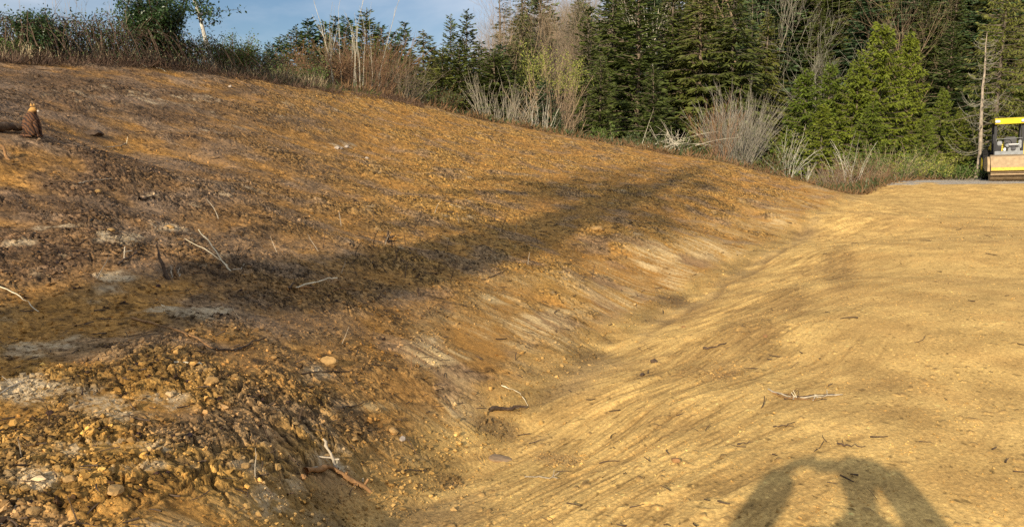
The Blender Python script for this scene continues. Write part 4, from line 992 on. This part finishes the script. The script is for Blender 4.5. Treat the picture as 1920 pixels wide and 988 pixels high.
MB().box((0, -.317, 1.575), (.05, .01, .012), bev=.004).build('mouth', mat('lips', (.45, .18, .15), .5), pe)
ph = MB().box((0, -.028, 1.645), (.15, .008, .074), bev=.003).build('phone', M_blk, None, loc=(0, 0, 0), label='black phone held up in both hands by the photographer', cat='phone')

# ------------------------------------------------------------------ sticks, roots and stones on the bare ground
M_wood = mat('weathered_grey_wood', (.42, .35, .25), .85, 30, .35, bump=.004, bscale=60)
M_wpale = mat('bleached_stick', (.72, .62, .42), .8, 20, .2)
M_wdark = mat('dark_wet_bark', (.085, .055, .034), .85, 30, .4, bump=.004, bscale=60)
M_wbrown = mat('red_brown_root', (.28, .15, .06), .8, 25, .4, bump=.004, bscale=60)
M_stone = mat('pale_yellow_clod', (.38, .23, .085), .9, 20, .25, bump=.006, bscale=30)
M_stonep = mat('pale_grey_stone', (.36, .30, .24), .9, 20, .25, bump=.006, bscale=30)
M_slab = mat('smooth_clay_slab', (.30, .20, .11), .8, 20, .15, bump=.003, bscale=30)
def gpt(px, py):
    p = hitpx(px, py); p[2] = gz(p[0], p[1])[0]; return p
def smooth_line(P0, k=9):
    P0 = np.array(P0); t = np.linspace(0, len(P0)-1, k); i = np.arange(len(P0))
    return np.stack([np.interp(t, i, P0[:, c]) for c in range(3)], 1)
def stick(name, label, strokes, cat='stick', group=None, twigs=0, seed=0, parts=None):
    """strokes: (mode, [(px,py)..], r0, r1, material); 'g' lies on the ground, 'u' stands up at the depth of its first point"""
    g = np.random.default_rng(seed+len(label)); geo = {}
    org = gpt(*strokes[0][1][0])
    for mode, pts, r0, r1, m in strokes:
        if mode == 'g':
            L = [gpt(*q) for q in pts]
            for q in L: q[2] += r0*.7+.004
        else:
            b = gpt(*pts[0]); L = [b-np.array([0, 0, .02])]+[pxY(q[0], q[1], b[1]+.03*(i+1)) for i, q in enumerate(pts[1:])]
        c = smooth_line(L, 11); c[1:-1] += g.normal(size=(9, 3))*(min(r0, .012)*.35+.0015)
        rad = .68*np.linspace(r0, r1, 11)*(1+(.22 if r0 < .04 else .07)*g.normal(size=11))
        geo.setdefault(m.name, (m, []))[1].append(tubes((c-org)[None], np.abs(rad)[None], 7))
        for q in range(twigs):
            i = g.integers(2, 10); d = g.normal(size=3); d[2] = abs(d[2])*.7; d *= .5/np.linalg.norm(d); LL = (.04+.12*g.random())
            tw = c[i]+d*LL*np.linspace(0, 1, 4)[:, None]; geo[m.name][1].append(tubes((tw-org)[None], np.full((1, 4), r1*.6), 4))
    items = list(geo.values())
    if len(items) == 1:
        V, Fq = cat_geo(items[0][1]); return link(name, mesh_from(name, V, Fq, [items[0][0]], smooth=True), None, tuple(org), label, cat, group)
    V = []; Fq = []; mi = []; o = 0
    for k, (m, gs) in enumerate(items):
        v, f = cat_geo(gs); V.append(v); Fq.append(f+o); mi += [k]*len(f); o += len(v)
    return link(name, mesh_from(name, np.concatenate(V), np.concatenate(Fq), [m for m, _ in items], smooth=True, midx=mi), None, tuple(org), label, cat, group)
W_, P_, D_, B_ = M_wood, M_wpale, M_wdark, M_wbrown
stick('forked_stick', 'bleached forked stick pointing up left out of the shaded slope', [('u', [(436,512),(372,430)], .011, .007, P_), ('u', [(430,505),(405,480),(346,447)], .007, .004, P_), ('u', [(415,493),(395,489),(343,484)], .008, .005, P_), ('g', [(436,512),(452,511),(458,503)], .006, .004, W_), ('u', [(434,500),(444,480),(449,457)], .006, .004, D_)])
stick('broken_root', 'dark upright broken root left of the bleached forked stick', [('u', [(320,518),(303,492),(298,475),(293,460)], .022, .012, D_), ('u', [(312,515),(306,498)], .02, .012, D_)])
stick('splintered_stump', 'short splintered wood stub right of the dark broken root', [('u', [(328,515),(327,498)], .02, .010, B_), ('u', [(334,514),(336,502)], .012, .006, W_), ('u', [(323,515),(320,500)], .010, .006, W_)], cat='stump')
stick('curved_stick', 'pale curved stick with a dark butt lying in the shadow', [('g', [(542,549),(552,543)], .014, .012, D_), ('u', [(548,545),(590,529),(614,522),(633,521)], .011, .007, P_)])
stick('bent_stick', 'brown bent stick directly below the pale curved stick', [('g', [(560,548),(590,545),(612,551),(640,551),(660,548)], .012, .006, B_)])
stick('long_root', 'long thin root running down into the lit soil below the shadow', [('g', [(247,588),(285,598),(320,613),(355,628),(385,645),(410,655)], .011, .007, B_)])
stick('dark_branch', 'dark split branch touching the lower end of the long thin root', [('g', [(405,655),(440,652),(470,644),(500,630)], .013, .005, D_), ('g', [(440,655),(480,640)], .008, .004, D_)])
stick('short_stick', 'short tan stick with a black shadow side, left of the large yellow clod', [('g', [(326,681),(350,684),(378,688)], .012, .008, P_)])
stick('old_root', 'grey and rust coloured old root crossing the dirt near the bottom edge', [('g', [(573,893),(600,888),(625,889),(655,905),(696,926)], .030, .014, B_), ('g', [(580,886),(625,882),(645,896),(690,917)], .011, .007, W_), ('u', [(632,890),(628,868),(618,845),(606,822)], .014, .010, W_), ('u', [(640,892),(636,878),(630,868)], .008, .004, P_)], cat='root', twigs=2)
stick('bark_log', 'dark bark covered log piece lying above the ditch bottom', [('g', [(918,768),(950,762),(985,757)], .024, .014, D_), ('g', [(930,764),(988,755)], .012, .006, W_)])
stick('thin_stick', 'thin dark stick left of the flat clay slab', [('g', [(743,882),(770,878),(803,876)], .006, .004, D_)])
stick('bark_strip', 'black strip of bark lying on the road shoulder', [('g', [(1318,656),(1338,652),(1362,647)], .016, .006, D_)], cat='bark')
stick('grass_bundle', 'bundle of dry dead stalks lying across the road above the shadow', [('g', [(1440,731),(1470,742),(1510,745),(1545,744),(1580,741)], .009, .005, W_), ('g', [(1448,737),(1480,748),(1530,750)], .006, .004, B_), ('g', [(1455,738),(1500,743),(1565,739)], .006, .004, D_), ('g', [(1470,747),(1550,750)], .005, .004, D_), ('g', [(1487,750),(1490,742),(1494,746)], .006, .004, P_), ('g', [(1524,752),(1530,741),(1533,747)], .006, .004, P_)], cat='dead stalks', twigs=2)
stick('twig', 'dark twig on the road between the stalk bundle and the bottom shadow, left', [('g', [(1450,802),(1470,799),(1490,793)], .006, .003, D_)], twigs=1)
stick('twig', 'dark twig at the very top of the photographer shadow', [('g', [(1570,833),(1590,839),(1622,840)], .009, .003, D_)], twigs=1)
stick('twig', 'dark twig on the road left of the photographer shadow', [('g', [(1382,836),(1398,832),(1412,830)], .006, .003, D_)])
stick('twig', 'tiny curved twig just above the left part of the photographer shadow', [('g', [(1526,848),(1538,838),(1545,828)], .004, .003, D_)])
stick('stake', 'small dark stake sticking up from the middle of the slope', [('u', [(928,420),(927,405),(929,394)], .012, .008, D_)])
stick('upright_twig', 'thin dark branch standing up at the upper edge of the long shadow', [('u', [(775,428),(787,412),(791,395)], .009, .006, D_), ('g', [(775,428),(762,425)], .008, .006, D_)])
stick('tree_stub', 'small black stub in the middle of the long shadow', [('u', [(728,450),(727,434)], .030, .020, D_), ('g', [(720,452),(735,448)], .012, .008, D_)], cat='stump', twigs=3)
stick('stick', 'dark stick lying on the sunlit slope below the long shadow', [('g', [(908,525),(930,519),(953,509)], .013, .006, D_)], twigs=1)
stick('stick', 'short dark forked stick just below the long shadow', [('g', [(868,506),(893,504)], .008, .005, D_), ('u', [(872,504),(880,495)], .007, .004, D_)])
stick('bark_flake', 'dark bark flake sticking out of the soil left of the two small stubs', [('u', [(705,560),(712,552),(720,543)], .016, .006, D_)], cat='bark')
stick('stick', 'small black stump at the right end of the shaded sticks', [('u', [(785,552),(785,540)], .018, .012, D_)], cat='stump')
stick('stick', 'pale thin curved stick lying on the upper left slope', [('g', [(147,348),(160,343),(210,342)], .010, .005, W_)])
stick('stick', 'thin pale twig with an upright tip right of the cat', [('g', [(200,273),(225,267),(236,264)], .009, .006, W_), ('u', [(236,264),(240,256)], .006, .004, P_)])
stick('wood_chunk', 'dark wood chunk lying on the slope straight below the upright tipped twig', [('g', [(262,380),(275,378),(290,376)], .026, .014, D_)], cat='wood')
stick('peg', 'small black peg standing right of the dark wood chunk', [('u', [(312,389),(313,375)], .014, .012, D_)])
stick('half_buried_log', 'half buried dark log with pale edges left of the cat', [('g', [(-12,246),(15,247),(40,250)], .09, .06, D_), ('g', [(-5,241),(15,242),(36,245)], .025, .015, W_)], cat='log')
stick('wood_chunk', 'brown broken wood chunk at the left picture edge below the cat', [('u', [(16,290),(8,281),(3,272)], .03, .02, B_)], cat='wood')
for i, (a, b, lab) in enumerate([((95,103),(125,104),'long white stick at the foot of the leftmost brush'), ((128,103),(142,106),'short white stick right of the long white one at the brush foot'), ((143,107),(165,106),'white forked stick at the brush foot below the sky gap'), ((203,115),(219,121),'white stick pointing down right below the large dark bush'), ((183,117),(190,114),'tiny white stick between two longer white ones at the brush foot'), ((261,119),(275,126),'pale stick below the right side of the large dark bush'), ((293,125),(312,132),'pale jagged stick at the foot of the brush, furthest right')]):
    stick('stick', lab, [('g', [a, ((a[0]+b[0])/2, (a[1]+b[1])/2-1.5), b], .017, .010, P_)])
stick('twig', 'dark thin branch under the cracked pale clod', [('g', [(565,703),(600,697),(650,693)], .007, .004, D_)], twigs=3)
stick('twig', 'dark curved twig above the bleached smear on the lower bank', [('g', [(640,772),(655,764),(690,752)], .009, .004, D_)], twigs=1)
stick('twig', 'thin dark twig right of the cracked pale clod', [('g', [(690,685),(715,684),(745,688)], .007, .004, D_)])
stick('twig', 'thin upright pale twig on the bank', [('u', [(770,688),(773,657)], .006, .003, B_)])
stick('twig', 'pale thin arched twig at the left edge in the shadow', [('g', [(-5,538),(25,546),(50,560),(72,576)], .006, .004, P_)])
stick('twig', 'grey branched twig at the left edge below the shadow', [('g', [(0,748),(30,728),(52,722),(62,700)], .007, .004, W_)], twigs=2)
stick('twig', 'thin pale stalk in the bottom left corner', [('g', [(2,985),(22,965),(35,940)], .006, .004, W_)])
stick('twig', 'thin pale stick lying on the bank above the log piece', [('g', [(940,720),(975,735),(990,752)], .005, .003, P_)])
stick('twig', 'pale branched twig lying in the ditch right of the clay slab', [('g', [(985,892),(1010,897),(1045,898)], .006, .004, W_)], twigs=2)
stick('twig', 'small dark twig right of the flat clay slab', [('g', [(992,828),(1018,824)], .007, .004, D_)])
stick('dark_branch', 'dark dead branch lying in the shade left of the broken root', [('g', [(222,498),(240,490),(262,478)], .014, .008, D_), ('u', [(240,492),(232,475),(235,463)], .012, .008, W_)], twigs=2)
# many thin upright dead stalks on the slope, each its own
tw_me = []
g = np.random.default_rng(40)
for i in range(6):
    k = 6; u = np.linspace(0, 1, k)[:, None]; d = np.array([g.normal()*.35, g.normal()*.3, 1.0]); c = d*u*.16+np.array([g.normal(), g.normal(), 0])*.04*u**2; c[:, 2] -= .015
    gs = [tubes(c[None], np.linspace(.0045, .002, k)[None], 5)]
    for q in range(g.integers(0, 3)):
        j = g.integers(2, 5); d2 = g.normal(size=3)*.5+[0, 0, .5]; gs.append(tubes((c[j]+d2*.06*np.linspace(0, 1, 3)[:, None])[None], np.full((1, 3), .002), 4))
    V, Fq = cat_geo(gs); tw_me.append(mesh_from('dead_stalk', V, Fq, [D_ if i % 3 else W_]))
spots = [(598,468),(605,462),(665,482),(722,462),(700,470),(745,492),(640,512),(670,515),(735,470),(860,420),(870,432),(940,432),(965,438),(960,418),(1010,455),(640,420),(700,418),(560,430),(520,470),(760,455),(905,440),(815,405),(840,470),(560,520),(180,520),(120,470),(90,480),(410,410),(360,560),(300,640),(450,600),(845,520),(760,520),(990,500),(1110,520),(150,980),(480,905),(510,840),(90,800),(40,860),(330,860),(560,800),(640,640),(700,620),(810,590)]
for i, (px, py) in enumerate(spots):
    p = gpt(px, py); o = link('dead_stalk', tw_me[i % 6], None, tuple(p), 'tiny dead stalk poking up from the bare slope', 'dead stalk', 'dead stalks poking up from the slope', rotz=i*1.7); s = .6+.5*((i*37) % 10)/10+(.5 if p[1] > 9 else 0); o.scale = (s, s, s)
# stones and large clods
def rock(name, label, px, py, wpx, m, seed, flat=.6, cat='clod', group=None, sharp=.25, dz=0):
    g = np.random.default_rng(seed); p = gpt(px, py); s = wpx/F*p[1]*.5
    bm = bmesh.new(); bmesh.ops.create_icosphere(bm, subdivisions=3, radius=1.0)
    dirs = g.normal(size=(14, 3)); dirs /= np.linalg.norm(dirs, axis=1)[:, None]; cut = .62+.3*g.random(14)
    for v in bm.verts:
        c = np.array(v.co); 
        for d, k in zip(dirs, cut):
            e = c.dot(d)-k
            if e > 0: c = c-d*e
        c *= 1+.03*g.normal(); c *= np.array([1, .8, flat]); v.co = c*s
    me = bpy.data.meshes.new(name); bm.to_mesh(me); bm.free(); me.materials.append(m)
    o = link(name, me, None, (p[0], p[1], p[2]+s*flat*.3+dz), label, cat, group, rotz=g.random()*6.28); return o
rock('soil_clod', 'large smooth yellow clod below the short tan stick', 396, 722, 34, M_stone, 1)
rock('soil_clod', 'pale cracked clod mound with a dark hollow on its right side', 617, 676, 36, M_stone, 2, .7)
rock('soil_clod', 'yellow angular clod high on the left slope below the dark wood chunk', 210, 444, 18, M_stone, 3)
rock('soil_clod', 'yellow flat clod up the slope from the bleached forked stick', 318, 430, 20, M_stone, 4)
rock('soil_clod', 'small yellow clod in the middle of the left slope', 185, 364, 13, M_stone, 5)
rock('soil_clod', 'tan clod with a flat face on the far bank, right of the long shadow', 1120, 432, 26, M_stone, 6)
rock('soil_clod', 'rounded ochre clod near the bottom left corner', 60, 965, 40, M_stone, 7)
rock('soil_clod', 'ochre clod beside the rounded one in the bottom left corner', 130, 905, 30, M_stone, 8)
rock('soil_clod', 'brown blocky clod at the bottom left, above the pale stalk', 215, 925, 44, M_stone, 9, .5)
rock('soil_clod', 'yellow clod right of the pale clay patches', 460, 885, 24, M_stone, 10)
rock('soil_clod', 'small yellow clod below the bent stick and left of the cracked pale clod', 430, 760, 18, M_stone, 11)
rock('soil_clod', 'tan oval clod on the lower bank below the dark curved twig', 738, 807, 26, M_stone, 12)
rock('soil_clod', 'grey clod just right of the tan oval one on the lower bank', 754, 822, 18, M_stonep, 13)
rock('soil_clod', 'round clod resting against the left end of the old root', 568, 902, 18, M_wbrown, 14, .8)
rock('soil_clod', 'small flat yellow clod right of the old root tip', 665, 828, 20, M_stone, 15, .35)
rock('clay_slab', 'flat round smooth clay slab pressed into the ditch bottom', 940, 850, 54, M_slab, 16, .16, cat='clay slab')
rock('soil_clod', 'black clod on the road shoulder, upper of two', 1226, 683, 15, M_wdark, 17, .8)
rock('soil_clod', 'black clod on the road shoulder, lower of two', 1204, 704, 15, M_wdark, 18, .6)
rock('soil_clod', 'round brown clod alone on the road between the ditch and the black bark strip', 1282, 613, 9, M_wbrown, 19, .8)
rock('soil_clod', 'round brown clod on the road below the black bark strip', 1435, 630, 10, M_wbrown, 20, .8)
rock('soil_clod', 'dark round clod at the lower left of the road', 1268, 870, 22, M_wbrown, 21, .5)
for i, (px, py, w_, lab) in enumerate([(632,275,12,'pale stone on the left of the small stone heap high on the slope'), (640,277,9,'small pale stone in the middle of the small stone heap high on the slope'), (650,274,11,'pale stone on the right of the small stone heap high on the slope'), (688,298,9,'pale stone lying alone right below the small stone heap'), (432,163,10,'white stone high on the slope below the brush')]):
    rock('stone', lab, px, py, w_, M_stonep, 30+i, .7, cat='stone')
rock('dirt_mound', 'low dark mound of soil on the slope right of the cat', 172, 247, 46, M_wdark, 41, .35, cat='mound', dz=-.02)

# litter of fine twigs and roots in the soil: past counting
g = np.random.default_rng(99); n = 1500; r = np.exp(g.uniform(math.log(2.8), math.log(24), n)); az = np.radians(g.uniform(-36, 36, n)); x = np.sin(az)*r; y = np.cos(az)*r
s_, t_ = ditch_st(x, y); k_ = (s_ > .2) | (g.random(n) < .16); x, y, r = x[k_], y[k_], r[k_]; n = len(x); z = gz(x, y)
a = g.random(n)*6.28; L = (.03+.09*g.random(n)**2)*(.8+r/12); u = np.linspace(-.5, .5, 5)[None]; b = g.normal(size=n)*.35
PP = np.stack([x[:, None]+np.cos(a)[:, None]*L[:, None]*u-np.sin(a)[:, None]*(L*b)[:, None]*u**2, y[:, None]+np.sin(a)[:, None]*L[:, None]*u+np.cos(a)[:, None]*(L*b)[:, None]*u**2, (z+.012)[:, None]+(g.normal(size=n)*.25*L)[:, None]*u], -1)
link('twig_litter', mesh_from('twig_litter', *tubes(PP, (.0016+.0028*g.random(n))[:, None]*(1+r[:, None]/14)*(1-.5*(u+.5)), 4), [M_wdark]), label='fine dark twigs and rootlets littering the bare soil', cat='litter', kind='stuff')
